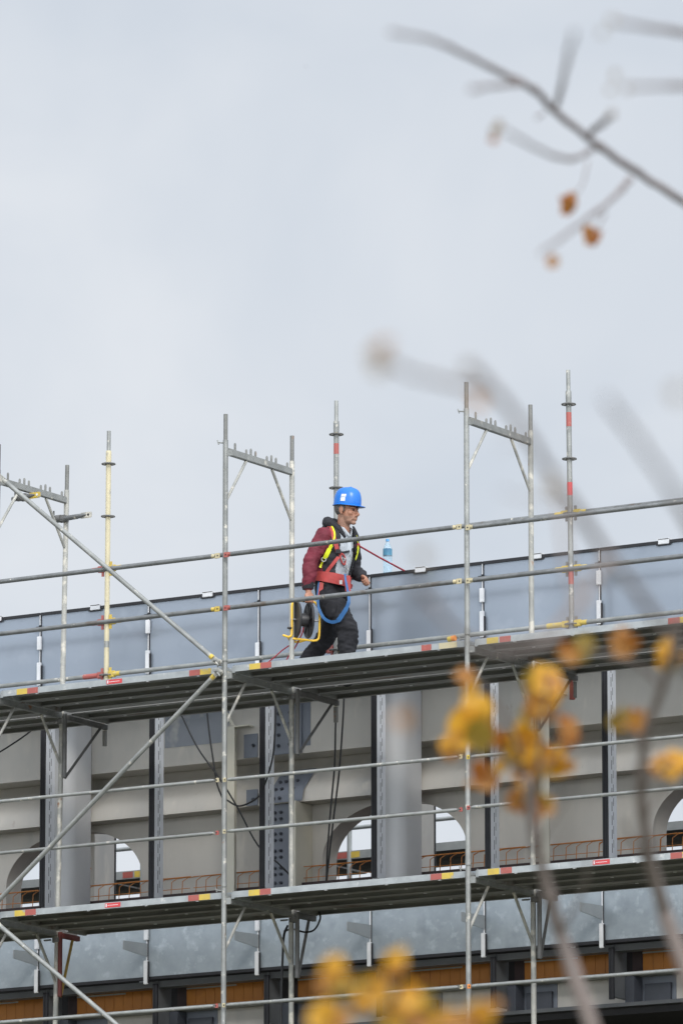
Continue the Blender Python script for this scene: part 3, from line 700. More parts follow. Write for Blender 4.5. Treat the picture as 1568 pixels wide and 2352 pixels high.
# ------------------------------------------------------------------ water bottle
bx, by, bz = .325, 2.215, 1.197
t = thing('water_bottle', 'clear blue plastic water bottle standing on the parapet edge', 'water bottle', (bx, by, bz))
pr = [(.030, 0), (.041, .008), (.042, .03), (.040, .045), (.042, .06), (.042, .095), (.039, .105), (.042, .115), (.042, .20), (.041, .225), (.030, .258), (.018, .285), (.0145, .293), (.0145, .30)]
part('body', MB().lathe(pr, (0, 0, 0), n=28), 'pet', t, local=True)
part('label', MB().lathe([(.0427, .165), (.0427, .228)], (0, 0, 0), n=28, cap=False), 'petlabel', t, local=True)
part('label_print', MB().lathe([(.0431, .185), (.0431, .212)], (0, 0, 0), n=28, cap=False), 'white', t, local=True)
o = [q for q in t.children if q.name.startswith('label_print')][0]
b = bmesh.new(); b.from_mesh(o.data)
bmesh.ops.delete(b, geom=[f for f in b.faces if not (V((.35, -.94, 0)).dot(f.calc_center_median().normalized()) > .80)], context='FACES'); b.to_mesh(o.data); b.free()
part('cap', MB().lathe([(.0165, .298), (.0165, .318), (.014, .321)], (0, 0, 0), n=20), 'petcap', t, local=True)

# ------------------------------------------------------------------ the worker
def solidmesh(mb, voxel, smooth=4, sfac=.5):
    me = mb.mesh('tmp', False); o = bpy.data.objects.new('tmp', me); C.objects.link(o)
    m = o.modifiers.new('r', 'REMESH'); m.mode = 'VOXEL'; m.voxel_size = voxel; m.use_smooth_shade = True
    if smooth:
        s = o.modifiers.new('s', 'SMOOTH'); s.iterations = smooth; s.factor = sfac
    dg = bpy.context.evaluated_depsgraph_get(); dg.update()
    out = bpy.data.meshes.new_from_object(o.evaluated_get(dg)); bpy.data.objects.remove(o); bpy.data.meshes.remove(me)
    out.polygons.foreach_set('use_smooth', [True]*len(out.polygons)); return out
def wrinkle(me, amp, sc, stretch=(1, 1, 1), off=0.0):
    me.update(); nr = [v.normal.copy() for v in me.vertices]
    for v, n in zip(me.vertices, nr):
        p = v.co; q = V((p.x*stretch[0]*sc+off, p.y*stretch[1]*sc, p.z*stretch[2]*sc))
        d = noise.noise(q)*amp+noise.noise(q*2.3)*amp*.45
        v.co = p+n*d
    me.update()
def bvh_of(me):
    return BVHTree.FromPolygons([v.co.copy() for v in me.vertices], [tuple(p.vertices) for p in me.polygons])
def ring(c, a, b, n=28, fx=V((1, 0, 0)), tilt=0.0, sq=2.3):
    out = []
    for j in range(n):
        t = 2*math.pi*j/n; ct, st = math.cos(t), math.sin(t)
        x = math.copysign(abs(ct)**(2/sq), ct)*a; y = math.copysign(abs(st)**(2/sq), st)*b
        out.append(V(c)+V((x, y, -x*tilt)))
    return out
DZ = .05                                               # deck surface
RH, RK, RA = V((.205, 1.355, .90)), V((.440, 1.345, .53)), V((.425, 1.345, .14))
LH, LK, LA = V((.185, 1.545, .90)), V((.105, 1.535, .55)), V((-.19, 1.53, .22))
RS, RE, RW = V((.235, 1.262, 1.395)), V((.160, 1.175, 1.16)), V((.130, 1.165, .915))
LS, LE, LW = V((.300, 1.635, 1.40)), V((.275, 1.715, 1.15)), V((.412, 1.622, 1.068))
TR = [(.20, .88, .112, .160), (.20, .95, .122, .168), (.205, 1.02, .118, .162), (.225, 1.12, .120, .160), (.25, 1.22, .126, .170),
      (.268, 1.32, .124, .178), (.28, 1.39, .112, .172), (.288, 1.445, .092, .140), (.295, 1.49, .068, .092)]
def trunk(mb, g=0.0, z0=0, z1=9, tilt=.18):
    mb.loft([ring((x, 1.45, z), a+g, b+g, tilt=tilt) for x, z, a, b in TR if z0 <= z <= z1]); return mb
# head
HC = V((.378, 1.43, 1.643)); HP = R(6)
HF = V((math.cos(HP), 0, -math.sin(HP))); HL = V((0, 1, 0)); HU = V((math.sin(HP), 0, math.cos(HP)))
HR = Matrix((HF, HL, HU)).transposed(); HS = 1.07
def hp(x, y, z, s=HS): return HC+(HF*x+HL*y+HU*z)*s
body = MB()
trunk(body, -.022)
def he(c, r): body.ell(hp(*c), [q*HS for q in r], HR, 20, 14)
he((-.012, 0, .035), (.098, .078, .085)); he((.030, 0, -.03), (.064, .064, .082)); he((.040, 0, -.082), (.048, .050, .034))
he((.076, 0, -.102), (.022, .026, .018)); he((.060, -.042, -.025), (.026, .022, .024)); he((.060, .042, -.025), (.026, .022, .024))
body.tube([hp(.088, 0, .012), hp(.103, 0, -.012), hp(.120, 0, -.034), hp(.112, 0, -.042)], [.0095, .0115, .0145, .010], 12, rnd=True)
for s in (-1, 1):
    body.tube([hp(.088, s*.008, .020), hp(.086, s*.030, .026), hp(.072, s*.052, .020)], [.0095, .011, .009], 10, rnd=True)
    body.tube([hp(.106, 0, -.040), hp(.104, s*.013, -.042)], [.010, .008], 10, rnd=True)
    he((-.008, s*.079, .0), (.022, .009, .036)); he((-.004, s*.076, -.030), (.012, .010, .014))
    body.tube([hp(.098, 0, -.066), hp(.090, s*.024, -.070)], [.0085, .006], 10, rnd=True)
    body.tube([hp(.094, 0, -.078), hp(.087, s*.020, -.077)], [.0095, .006], 10, rnd=True)
    body.tube([hp(.098, s*.016, -.042), hp(.082, s*.034, -.078)], [.007, .006], 8, rnd=True)
body.tube([hp(-.02, 0, -.02), hp(-.02, 0, -.085), V((.325, 1.445, 1.48)), V((.29, 1.45, 1.40))], [.062, .058, .062, .085], 20, rnd=True)
body.tube([RS, RE, RW], [.056, .043, .031], 16, rnd=True); body.tube([LS, LE, LW], [.056, .043, .031], 16, rnd=True)
body.tube([V((.27, 1.45, 1.39)), RS], [.08, .062], 16, rnd=True); body.tube([V((.28, 1.45, 1.39)), LS], [.08, .062], 16, rnd=True)
body.tube([RH, RK, RA], [.082, .058, .042], 18, rnd=True); body.tube([LH, LK, LA], [.082, .058, .042], 18, rnd=True)
body.tube([RA, RA+V((.01, 0, -.04)), RA+V((.16, -.01, -.055))], [.04, .04, .028], 12, rnd=True)
body.tube([LA, LA+V((.02, 0, -.05)), LA+V((.12, 0, -.135))], [.04, .04, .026], 12, rnd=True)
# right hand round the grip
GA = V((.66, .75, 0)).normalized(); GO = V((GA.y, -GA.x, 0)); GC = V((.140, 1.168, .800)); Z = V((0, 0, 1))
body.ell(GC+Z*.040+GO*.004, (.044, .019, .040), Matrix((GA, GO, Z)).transposed(), 16, 10)
body.tube([RW, GC+Z*.055], [.030, .026], 14, rnd=True)
for i, (o, l) in enumerate(((.031, .92), (.011, 1.0), (-.010, .97), (-.029, .82))):
    b0 = GC+GA*o
    body.tube([b0+GO*.016+Z*.026, b0+GO*.0245*l+Z*.002, b0+GO*.017*l-Z*.018*l, b0-GO*.002-Z*.0235*l, b0-GO*.018*l-Z*.012*l], [.0098, .0094, .0088, .0084, .0074], 10, rnd=True)
body.tube([GC+GA*.026-GO*.008+Z*.040, GC+GA*.048-GO*.020+Z*.020, GC+GA*.040-GO*.024+Z*.000, GC+GA*.022-GO*.022-Z*.008], [.013, .0115, .010, .008], 10, rnd=True)
# left hand, half closed in front of the body
hh = V((.80, -.30, -.42)).normalized(); pp = (V((-.25, -.45, -.80))-hh*V((-.25, -.45, -.80)).dot(hh)).normalized(); sd = hh.cross(pp)
body.tube([LW-hh*.02, LW+hh*.02], [.030, .027], 12, rnd=True)
body.ell(LW+hh*.055, (.048, .040, .019), Matrix((hh, sd, pp)).transposed(), 16, 10)
for o, l in ((.033, .90), (.012, 1.0), (-.010, .96), (-.030, .78)):
    k = LW+hh*.088+sd*o
    body.tube([k-hh*.015, k+hh*.020*l+pp*.006, k+hh*.034*l+pp*.026*l, k+hh*.020*l+pp*.048*l, k-hh*.002+pp*.052*l], [.0105, .0100, .0092, .0085, .0075], 10, rnd=True)
body.tube([LW+hh*.030+sd*.030, LW+hh*.052+sd*.052+pp*.014, LW+hh*.078+sd*.050+pp*.032, LW+hh*.094+sd*.036+pp*.042], [.0145, .0125, .0108, .0085], 10, rnd=True)
bm_ = solidmesh(body, .0052, 3, .45)
man = part('person', bm_, ['skin', 'stubble'], None, loc=(.2, 1.45, DZ))
tag(man, 'worker in blue helmet and burgundy jacket striding along the deck carrying a reel', 'person')
hinv = HR.transposed()
for p in man.data.polygons:
    q = (hinv @ (p.center+V((.2, 1.45, DZ))-HC))/HS
    if -.14 < q.z < -.052+.75*max(0, .02-q.x) and q.x > -.03 and not (q.x > .078 and abs(q.y) < .016 and q.z > -.062) and abs(q.y) < .10 and q.length < .16 and not (abs(q.z+.072) < .008 and q.x > .08 and abs(q.y) < .024):
        p.material_index = 1
for s in (-1, 1):
    e = part('eye', MB().ell(hp(.0855, s*.030, .003), (.010, .013, .0065), HR, 12, 8), 'eye', man)
hair = MB().ell(hp(-.014, 0, .03), [q*HS for q in (.104, .084, .092)], HR, 32, 24); hm = hair.mesh('h')
hb = bmesh.new(); hb.from_mesh(hm)
def hairface(c):
    q = (hinv @ (c-HC))/HS
    return q.z < .075 and ((q.x < -.030 and q.z > -.052) or (q.x < .028 and q.z > -.012) and abs(q.y) > .05)
bmesh.ops.delete(hb, geom=[f for f in hb.faces if not hairface(f.calc_center_median())], context='FACES'); hb.to_mesh(hm); hb.free()
ho = part('hair', hm, 'hair', man)
# helmet
def helm(x, y, z): return HC+HF*x+HL*y+HU*z
hel = MB(); n = 40; rings = []
def hring(k, lift, sx=1.0):
    out = []
    for j in range(n):
        a = 2*math.pi*j/n; c, s_ = math.cos(a), math.sin(a)
        out.append((c*(.132 if c > 0 else .134)*k, s_*.106*k, lift))
    return out
prof = [(1.0, .052), (1.005, .062), (1.0, .088), (.978, .116), (.93, .145), (.845, .172), (.71, .193), (.52, .2065), (.28, .2135), (.08, .2155)]
R1 = [[helm(*q) for q in hring(k, z)] for k, z in prof]
brim = []
for j in range(n):
    a = 2*math.pi*j/n; c, s_ = math.cos(a), math.sin(a); ext = .012+(.045*max(0, c)**2.2)
    brim.append(helm(c*(.129+ext), s_*(.106+.010), .046-.008*max(0, c)))
brim2 = [p-HU*.004 for p in brim]
inner = [helm(x*.95, y*.95, .046) for x, y, z in hring(1.0, .05)]
innert = [helm(x*.9, y*.9, .10) for x, y, z in hring(1.0, .05)]
hel.loft([innert, inner, brim2, brim]+R1)
hel.tube([helm(.075, 0, .196), helm(.02, 0, .2135), helm(-.05, 0, .208)], [.006, .009, .006], 8, sx=.6, rnd=True)
for s in (-1, 1): hel.tube([helm(.09, s*.028, .180), helm(.01, s*.035, .203), helm(-.07, s*.028, .188)], [.004, .006, .004], 8, rnd=True)
ho = part('helmet', hel, 'helmet', man)
hbv = BVHTree.FromPolygons([tuple(p) for p in [v.co+wloc(man) for v in ho.data.vertices]], [tuple(p.vertices) for p in ho.data.polygons])
def patch(bvh, u0, v0, u1, v1, nx=6, ny=5, lift=.0025, skew=0.0):
    mb = MB(); pts = []; ok = True
    for j in range(ny+1):
        for i in range(nx+1):
            d = ray(u0+(u1-u0)*i/nx+skew*(j/ny), v0+(v1-v0)*j/ny).normalized(); h = bvh.ray_cast(CAM+d*50, d)
            if h[0] is None: return None
            nn = h[1] if h[1].dot(d) < 0 else -h[1]; pts.append(h[0]+nn*lift)
    return mb.add(pts, [(j*(nx+1)+i, j*(nx+1)+i+1, (j+1)*(nx+1)+i+1, (j+1)*(nx+1)+i) for j in range(ny) for i in range(nx)])
for r in ((784.5, 1134.5, 795.5, 1140.8, -1.5), (782.6, 1142.0, 793, 1150.5, -1)):
    q = patch(hbv, *r[:4], skew=r[4])
    if q: part('sticker', q, 'white', ho)
# clothes
sh = MB(); trunk(sh, .004, 1.0); sh.ell((.40, 1.452, 1.30), (.016, .02, .07))
me = solidmesh(sh, .009, 4); wrinkle(me, .010, 9, (1, 1.6, .55)); sbv = bvh_of(me); part('shirt', me, 'shirt', man)
co = MB()
co.tube([V((.300, 1.362, 1.492)), V((.362, 1.392, 1.470)), V((.398, 1.436, 1.415))], [.020, .019, .012], 10, sx=.45, rnd=True)
co.tube([V((.315, 1.528, 1.495)), V((.375, 1.508, 1.470)), V((.402, 1.462, 1.415))], [.020, .019, .012], 10, sx=.45, rnd=True)
part('shirt_collar', co, 'shirt', man)
jk = MB(); trunk(jk, .020, .99)
jk.tube([V((.255, 1.40, 1.405)), RS, RS.lerp(RE, .5), RE, RE.lerp(RW, .55), RW+V((0, 0, .03))], [.088, .083, .074, .067, .060, .052], 20, rnd=True)
jk.tube([V((.275, 1.50, 1.41)), LS, LS.lerp(LE, .5), LE, LE.lerp(LW, .6), LW-V((.012, -.006, -.006))], [.088, .082, .072, .066, .056, .048], 20, rnd=True)
me = solidmesh(jk, .0085, 4); wrinkle(me, .015, 7.5, (1, 1, .8)); wrinkle(me, .009, 13, (1, 1, 2.0), 3)
b = bmesh.new(); b.from_mesh(me); b.normal_update()
def opening(z): return .112-.02*max(0, (z-1.38)/.1)-.012*max(0, (1.2-z)/.2)
def yc(z): return 1.428
rm = [f for f in b.faces if f.normal.x > .30 and f.calc_center_median().z > .99 and abs(f.calc_center_median().y-yc(0)) < opening(f.calc_center_median().z) and f.calc_center_median().x > .3]
bmesh.ops.delete(b, geom=rm, context='FACES')
top = [f for f in b.faces if f.calc_center_median().z > 1.478 and (f.calc_center_median()-V((.30, 1.45, 1.49))).length < .085]
bmesh.ops.delete(b, geom=top, context='FACES')
b.to_mesh(me); b.free()
jo = part('jacket', me, ['burg', 'blackcloth'], man)
off = wloc(man)
for p in jo.data.polygons:
    c = p.center+off; z = c.z
    if p.normal.x > .12 and abs(c.y-1.428) < opening(z)+.062 and c.x > .27 and z < 1.5 and (c-RE).length > .12: p.material_index = 1
    if c.y > 1.60 and (c.z < 1.17 or c.x > .36): p.material_index = 1
    if c.y > 1.428 and c.x > .28: p.material_index = 1
    if z < 1.22 and -.55 < p.normal.x < .35 and c.y < 1.32 and c.x > .22 and (c-RE).length > .10: p.material_index = 1
    if z > 1.455 and (c-V((.28, 1.45, 1.50))).length < .15: p.material_index = 1
sm = jo.modifiers.new('thickness', 'SOLIDIFY'); sm.thickness = .006; sm.offset = 0
jbv = BVHTree.FromPolygons([v.co+off for v in jo.data.vertices], [tuple(p.vertices) for p in jo.data.polygons])
hd = MB()
hd.tube([V((.385, 1.375, 1.40)), V((.345, 1.352, 1.465)), V((.270, 1.345, 1.520)), V((.195, 1.380, 1.552)), V((.170, 1.45, 1.560)), V((.195, 1.52, 1.552)), V((.285, 1.56, 1.520)), V((.355, 1.552, 1.465)), V((.40, 1.545, 1.40))],
        [.018, .030, .042, .050, .050, .050, .042, .030, .018], 16, sx=.95, rnd=True)
hd.ell((.175, 1.45, 1.485), (.055, .11, .05))
me = solidmesh(hd, .008, 3); wrinkle(me, .007, 16); part('hood', me, 'blackcloth', man)
fl = MB().tube([V((.375, 1.555, 1.505)), V((.400, 1.565, 1.44)), V((.405, 1.560, 1.36)), V((.402, 1.552, 1.27))], [.022, .030, .030, .022], 12, sx=.28, sy=1.0, up=(1, 0, 0), rnd=True)
part('jacket_flap', fl, 'blackcloth', man)
part('cuff', MB().tube([RW+V((.003, .001, .075)), RW+V((0, 0, .01)), RW+V((.001, 0, -.012))], [.058, .055, .049], 18), 'blackcloth', man)
part('cuff', MB().tube([LW-hh*.06, LW-hh*.02, LW+hh*.004], [.049, .047, .042], 18), 'blackcloth', man)
tr = MB()
tr.loft([ring((.20, 1.45, z), a, bb, tilt=.1) for z, a, bb in ((.82, .105, .150), (.88, .128, .176), (.95, .136, .182), (1.03, .130, .174))])
tr.tube([RH+V((0, .01, -.02)), RH.lerp(RK, .35), RH.lerp(RK, .75), RK+V((.008, 0, 0)), RK.lerp(RA, .4), RK.lerp(RA, .85), RA+V((-.005, 0, -.045))], [.112, .108, .095, .092, .086, .082, .080], 22, rnd=True)
tr.tube([LH+V((0, -.01, -.02)), LH.lerp(LK, .4), LH.lerp(LK, .8), LK, LK.lerp(LA, .4), LK.lerp(LA, .85), LA+V((-.02, 0, -.03))], [.112, .104, .092, .088, .083, .078, .076], 22, rnd=True)
me = solidmesh(tr, .0095, 4); wrinkle(me, .017, 8, (1, 1, .9)); wrinkle(me, .011, 14, (1, 1, 2.2), 5)
to = part('trousers', me, 'trouser', man)
pk = MB().ell(RH.lerp(RK, .55)+V((-.02, -.093, .02)), (.065, .020, .085)); part('thigh_pocket', solidmesh(pk, .008, 3), 'trouser', to)
for a, tip, q in ((RA, V((.17, -.012, -.058)), 0), (LA, V((.135, 0, -.125)), 1)):
    bt = MB(); h0 = a+V((-.03, 0, -.05)) if not q else a+V((-.035, 0, -.04))
    bt.tube([a+V((-.005, 0, .03)), a+V((-.01, 0, -.03))], [.058, .055], 14, rnd=True)
    bt.tube([h0, a+tip*.45+V((0, 0, -.035 if not q else -.02)), a+tip], [.042, .043, .034], 14, sx=1, rnd=True)
    me = solidmesh(bt, .007, 3)
    for v in me.vertices: v.co.z = max(v.co.z, DZ+.004)
    part('boot', me, 'blackcloth', man)
# harness
tbv = bvh_of(to.data)
def hit(u, v, Y=None):
    d = ray(u, v).normalized(); hs = [q.ray_cast(CAM+d*50, d) for q in (jbv, sbv)]; hs = [q for q in hs if q[0] is not None]
    if not hs: return onY(u, v, Y or 1.35)
    return min(hs, key=lambda q: q[3])[0]
def ribbon(pts, w, th=.003, lift=.007, bvh=None, n=6, closed=False):
    P = spline(pts, n); mb = MB(); vs = []; k = len(P); bvh = bvh or jbv
    for i, p in enumerate(P):
        t_ = (P[min(i+1, k-1)]-P[max(i-1, 0)]).normalized()
        if bvh != 'free':
            loc, nn, _, _ = bvh.find_nearest(p); nn = nn if nn.dot(CAM-p) > -20 else nn
            if nn.dot(p-V((.24, 1.45, p.z))) < 0: nn = -nn
            p = loc+nn*lift
        else: nn = (CAM-p).normalized()
        s_ = t_.cross(nn).normalized(); ww = w[i*(len(w)-1)//max(1, k-1)] if isinstance(w, (list, tuple)) else w
        vs += [p+s_*ww/2+nn*th/2, p-s_*ww/2+nn*th/2, p-s_*ww/2-nn*th/2, p+s_*ww/2-nn*th/2]
    fs = [(i*4+j, i*4+(j+1) % 4, (i+1)*4+(j+1) % 4, (i+1)*4+j) for i in range(k-1) for j in range(4)]
    return mb.add(vs, fs+[(0, 1, 2, 3), (k*4-1, k*4-2, k*4-3, k*4-4)])
def px(*q): return [hit(u, v) for u, v in q]
part('shoulder_strap', ribbon(px((752, 1203), (762, 1220), (768, 1240), (772, 1256), (774, 1268)), .040), 'harness', man)
part('shoulder_strap', ribbon([V((.33, 1.56, 1.49)), V((.41, 1.565, 1.40)), V((.43, 1.555, 1.30)), V((.42, 1.54, 1.20))], .044, lift=.018), 'hivis', man)
part('strap_edge', MB().tube(spline([p+(CAM-p).normalized()*.012 for p in px((759, 1207), (764, 1213), (768.5, 1228), (765, 1244), (760, 1254))], 6), .0085, 8), 'hivis', man)
part('side_strap', ribbon([p+(CAM-p).normalized()*.012 for p in px((761, 1252), (756, 1262), (750, 1274), (745, 1284))], [.030, .040, .040, .030], bvh='free', th=.008), 'hivis', man)
part('side_strap', ribbon([p+(CAM-p).normalized()*.012 for p in px((742, 1287), (737, 1298), (735, 1304))], [.016, .02, .02], bvh='free', th=.008), 'hivis', man)
part('side_buckle', MB().torus(hit(744, 1286)+V((.01, -.02, 0)), (.5, -.85, .1), .020, .006), 'steel', man)
part('cross_strap', ribbon([p+(CAM-p).normalized()*.01 for p in px((783, 1271), (774, 1283), (763, 1297), (753, 1310), (747, 1320))], .030, bvh='free', th=.006), 'harness', man)
part('chest_strap', ribbon([p+(CAM-p).normalized()*.02 for p in (hit(774, 1267), hit(786, 1269), hit(799, 1267), hit(811, 1261), hit(817, 1257))], .020, bvh='free', th=.006), 'blackcloth', man)
part('chest_buckle', MB().obox(hit(777, 1268)+V((.012, -.022, 0)), (.85, .53, 0), (.5, -.8, 0), (0, 0, 1), .024, .008, .018), 'blackcloth', man)
part('chest_knot', MB().ell(onY(819, 1254, 1.56), (.022, .018, .028)).ell(onY(823, 1251, 1.55), (.014, .014, .016)), 'redrope', man)
part('lanyard', MB().tube(spline([hit(u, v)+(CAM-hit(u, v)).normalized()*.02 for u, v in ((779, 1270), (788, 1274), (793, 1286), (790, 1297), (784, 1290), (781, 1278))], 6), .0075, 8), 'harness', man)
for q in ((789, 1285, .014), (793, 1299, .016), (796, 1308, .014)):
    part('carabiner', MB().torus(hit(q[0], q[1])+(CAM-hit(q[0], q[1])).normalized()*.018, (.5, -.8, .2), q[2], .0042, 14, 6), 'steel', man)
belt = MB()
def band(z0, z1, g, tilt=.12, cx=.207):
    lo = ring((cx, 1.45, z0), .135+g, .180+g, 36, tilt=tilt); hi = ring((cx+.008, 1.45, z1), .138+g, .180+g, 36, tilt=tilt)
    li = ring((cx, 1.45, z0), .125+g, .170+g, 36, tilt=tilt); hi2 = ring((cx+.008, 1.45, z1), .128+g, .170+g, 36, tilt=tilt)
    m_ = MB(); nn = 36; vs = lo+hi+hi2+li
    return m_.add(vs, [(r*nn+j, r*nn+(j+1) % nn, ((r+1) % 4)*nn+(j+1) % nn, ((r+1) % 4)*nn+j) for r in range(4) for j in range(nn)])
part('waist_belt', band(.985, 1.075, .012, .16), 'harness', man)
part('waist_belt_webbing', band(.985, 1.020, .020, .24, .212), 'harness', man)
part('belt_buckle', MB().obox(onY(784, 1338, 1.27)+V((.0, -.01, 0)), (.85, .53, 0), (.5, -.8, 0), (0, 0, 1), .013, .005, .018), 'steel', man)
part('hip_strap', ribbon([onY(739, 1338, 1.262), onY(737, 1352, 1.258), onY(734, 1372, 1.25)], .036, bvh='free', th=.006), 'harness', man)
part('hip_strap', ribbon([onY(798, 1322, 1.345), onY(798, 1340, 1.34), onY(799, 1358, 1.335)], .048, bvh='free', th=.006), 'harness', man)
part('leg_strap', ribbon([onY(u, v, y) for u, v, y in ((734, 1330, 1.28), (731, 1355, 1.25), (730, 1385, 1.24), (735, 1405, 1.24), (746, 1422, 1.235), (762, 1429, 1.225), (776, 1425, 1.22), (786, 1412, 1.22), (796, 1396, 1.225), (801, 1380, 1.23), (799, 1360, 1.26), (794, 1335, 1.30), (792, 1318, 1.32))],
     [.022, .022, .024, .026, .028, .030, .042, .038, .032, .025, .020, .018, .018], bvh='free', th=.005, n=6), 'bluestrap', man)
for zz in (.83, .90): pass
# lifeline
single('safety_rope', MB().tube([onY(821, 1252, 1.55), onY(870, 1280, 1.85), onY(930, 1312, 2.19)], .0085, 8), 'redrope', "taut red safety rope from the worker's chest to the parapet", 'rope')

# ------------------------------------------------------------------ cable reel in the right hand
t = thing('cable_reel', "black cable reel with yellow tube frame hanging from the worker's hand", 'cable reel', (.12, 1.19, .44))
AX = V((-.66, -.75, 0)).normalized(); RC = V((.120, 1.195, .625))
def rl(s, z, q=0): return V((RC.x, RC.y, 0))+AX*s+V((AX.y, -AX.x, 0))*q+V((0, 0, z))
for s in (0, .118):
    pf = [(.012, -.006), (.150, -.004), (.162, -.010), (.168, 0), (.162, .010), (.150, .004), (.012, .006)]
    f = part('flange', MB().lathe(pf, rl(s, RC.z), AX, 40), 'reelblack', t)
    rb = MB()
    for k in range(8):
        a = math.pi*k/4; d = V((0, 0, 1))*math.sin(a)+V((AX.y, -AX.x, 0))*math.cos(a)
        rb.obox(rl(s, RC.z)+d*.10+AX*(.008 if s == 0 else -.008), d, AX, d.cross(AX), .045, .004, .006)
    part('rib', rb, 'reelblack', f)
part('drum', MB().lathe([(.056, .005), (.060, .01), (.060, .105), (.056, .112)], rl(0, RC.z), AX, 32), 'reelblack', t)
cw = MB()
for k in range(2): cw.torus(rl(.092+.011*k, RC.z), AX, .064, .006, 32, 8)
part('wound_cable', cw, 'redrope', t)
part('axle', MB().tube([rl(-.095, RC.z), rl(.165, RC.z)], .010, 12), 'steel', t)
fr = [rl(.09, .800), rl(.02, .800), rl(-.035, .800), rl(-.062, .790), rl(-.098, .735), rl(-.104, .70), rl(-.098, .49), rl(-.092, .462), rl(-.075, .446), rl(-.045, .440), rl(.08, .447), rl(.14, .450)]
part('frame_tube', MB().tube(fr, .0105, 12, rnd=True), 'reelyellow', t)
part('frame_tube', MB().tube([rl(.09, .800), rl(.12, .80), rl(.15, .785), rl(.157, .74), rl(.157, .50), rl(.162, .475), rl(.19, .462), rl(.235, .475)], .0105, 12, rnd=True), 'reelyellow', t)
part('foot_tube', MB().tube(spline([rl(-.02, .472, .15), rl(.05, .452, .16), rl(.12, .455, .15), rl(.16, .47, .10)], 5), .0105, 10, rnd=True), 'reelyellow', t)
part('grip', MB().tube([rl(.055, .8), rl(-.03, .8)], .0135, 12), 'reelblack', t)
part('crank_knob', MB().tube([rl(.165, RC.z-.08), rl(.19, RC.z-.08)], .012, 12, rnd=True).tube([rl(.162, RC.z), rl(.162, RC.z-.085)], .006, 8), 'reelblack', t)
single('reel_line', MB().tube(spline([rl(.075, .560), rl(.085, .50), onY(670, 1478, 1.16), onY(648, 1494, 1.12), onY(620, 1518, 1.10), onY(560, 1560, 1.10)], 6), .006, 8), 'redrope', 'red cable trailing from the reel down to the deck, upper strand', 'cable', 'red cable strands below the reel')
single('reel_line', MB().tube(spline([rl(.05, .560), rl(.062, .50), onY(676, 1490, 1.17), onY(663, 1507, 1.15), onY(650, 1530, 1.14), onY(620, 1566, 1.14)], 6), .006, 8), 'redrope', 'red cable trailing from the reel down to the deck, lower strand', 'cable', 'red cable strands below the reel')

# ------------------------------------------------------------------ two trees before the camera
def br(mb, pts, D, w0, w1, jit=.004):
    """pts: points of a branch seen along the view axis at depth D (one depth or one per end); w: widths in the same scale"""
    k = len(pts); D = D if isinstance(D, (tuple, list)) else (D, D)
    P = [atD(u, v, D[0]+(D[1]-D[0])*i/(k-1)) for i, (u, v) in enumerate(pts)]
    Q = spline(P, 5); n = len(Q); rs = []
    for i in range(n):
        t_ = i/(n-1); d = D[0]+(D[1]-D[0])*t_
        rs.append(max(.0012, (w0+(w1-w0)*t_)/2/F*d*(1+.16*noise.noise(Q[i]*9)+(.35 if random.random() < .06 else 0))))
        if 0 < i < n-1: Q[i] = Q[i]+V((noise.noise(Q[i]*13+V((5, 0, 0))), noise.noise(Q[i]*13), noise.noise(Q[i]*13+V((0, 7, 0)))))*jit
    mb.tube(Q, rs, 9, rnd=True); return P
def leaf(mb, c, size, face, spin, curl=.25, slot=0):
    """broad pointed leaf with a midrib fold, its centre at c"""
    n = V(face).normalized(); x, y = frame_of(n); a = spin; ux = x*math.cos(a)+y*math.sin(a); uy = n.cross(ux)
    out = [(-.50, 0), (-.46, .22), (-.30, .42), (-.08, .50), (.12, .40), (.30, .22), (.55, 0)]
    o = len(mb.v); vs = []
    for q, w in out: vs.append(V(c)+(ux*q+n*(-q*q*curl))*size)
    for s in (1, -1):
        for q, w in out[1:-1]: vs.append(V(c)+(ux*q*random.uniform(.92, 1.06)+uy*w*s*random.uniform(.72, 1.08)+n*(-q*q*curl+abs(w)*.30))*size)
    fs = []; m_ = len(out)
    for s in (0, 1):
        b0 = m_+s*(m_-2)
        ed = [0]+[b0+i for i in range(m_-2)]+[m_-1]
        for i in range(m_-1):
            f = [i, i+1, ed[i+1], ed[i]]
            fs.append(tuple(dict.fromkeys(f)))
    mb.use(slot).add(vs, fs)
def tree(name, label, D, trunk_pts, trunk_r, limbs, twigs, leaves, bark):
    base = trunk_pts[0]; t = thing(name, label, 'tree', base)
    part('trunk', MB().tube(spline(trunk_pts, 8), [trunk_r*(1-.75*i/(8*(len(trunk_pts)-1))) for i in range(8*(len(trunk_pts)-1)+1)], 14), bark, t)
    b = MB()
    for a in limbs+twigs: br(b, *a)
    part('branches', b, bark, t)
    f = MB()
    for u, v, d, px_, slot in leaves:
        for k in range(3 if px_ > 44 else 1):
            fc = (CAM-atD(u, v, d)).normalized()+V((random.uniform(-.7, .7), random.uniform(-.7, .7), random.uniform(-.6, .6)))
            if k: px_ = px_*.62; u += random.uniform(-20, 20); v += random.uniform(-20, 20); slot = (slot+random.choice((0, 0, 1, 3))) % 4
            leaf(f, atD(u, v, d), px_*1.1/F*d, fc, random.uniform(0, 6.28), random.uniform(.1, .5), slot)
    part('leaves', f, ['leaf_y', 'leaf_o', 'leaf_b', 'leaf_g', 'leaf_p'], t)
    return t
def gnd(u, D, v=1176):
    p = atD(u, v, D); return V((p.x, p.y, -GROUND))
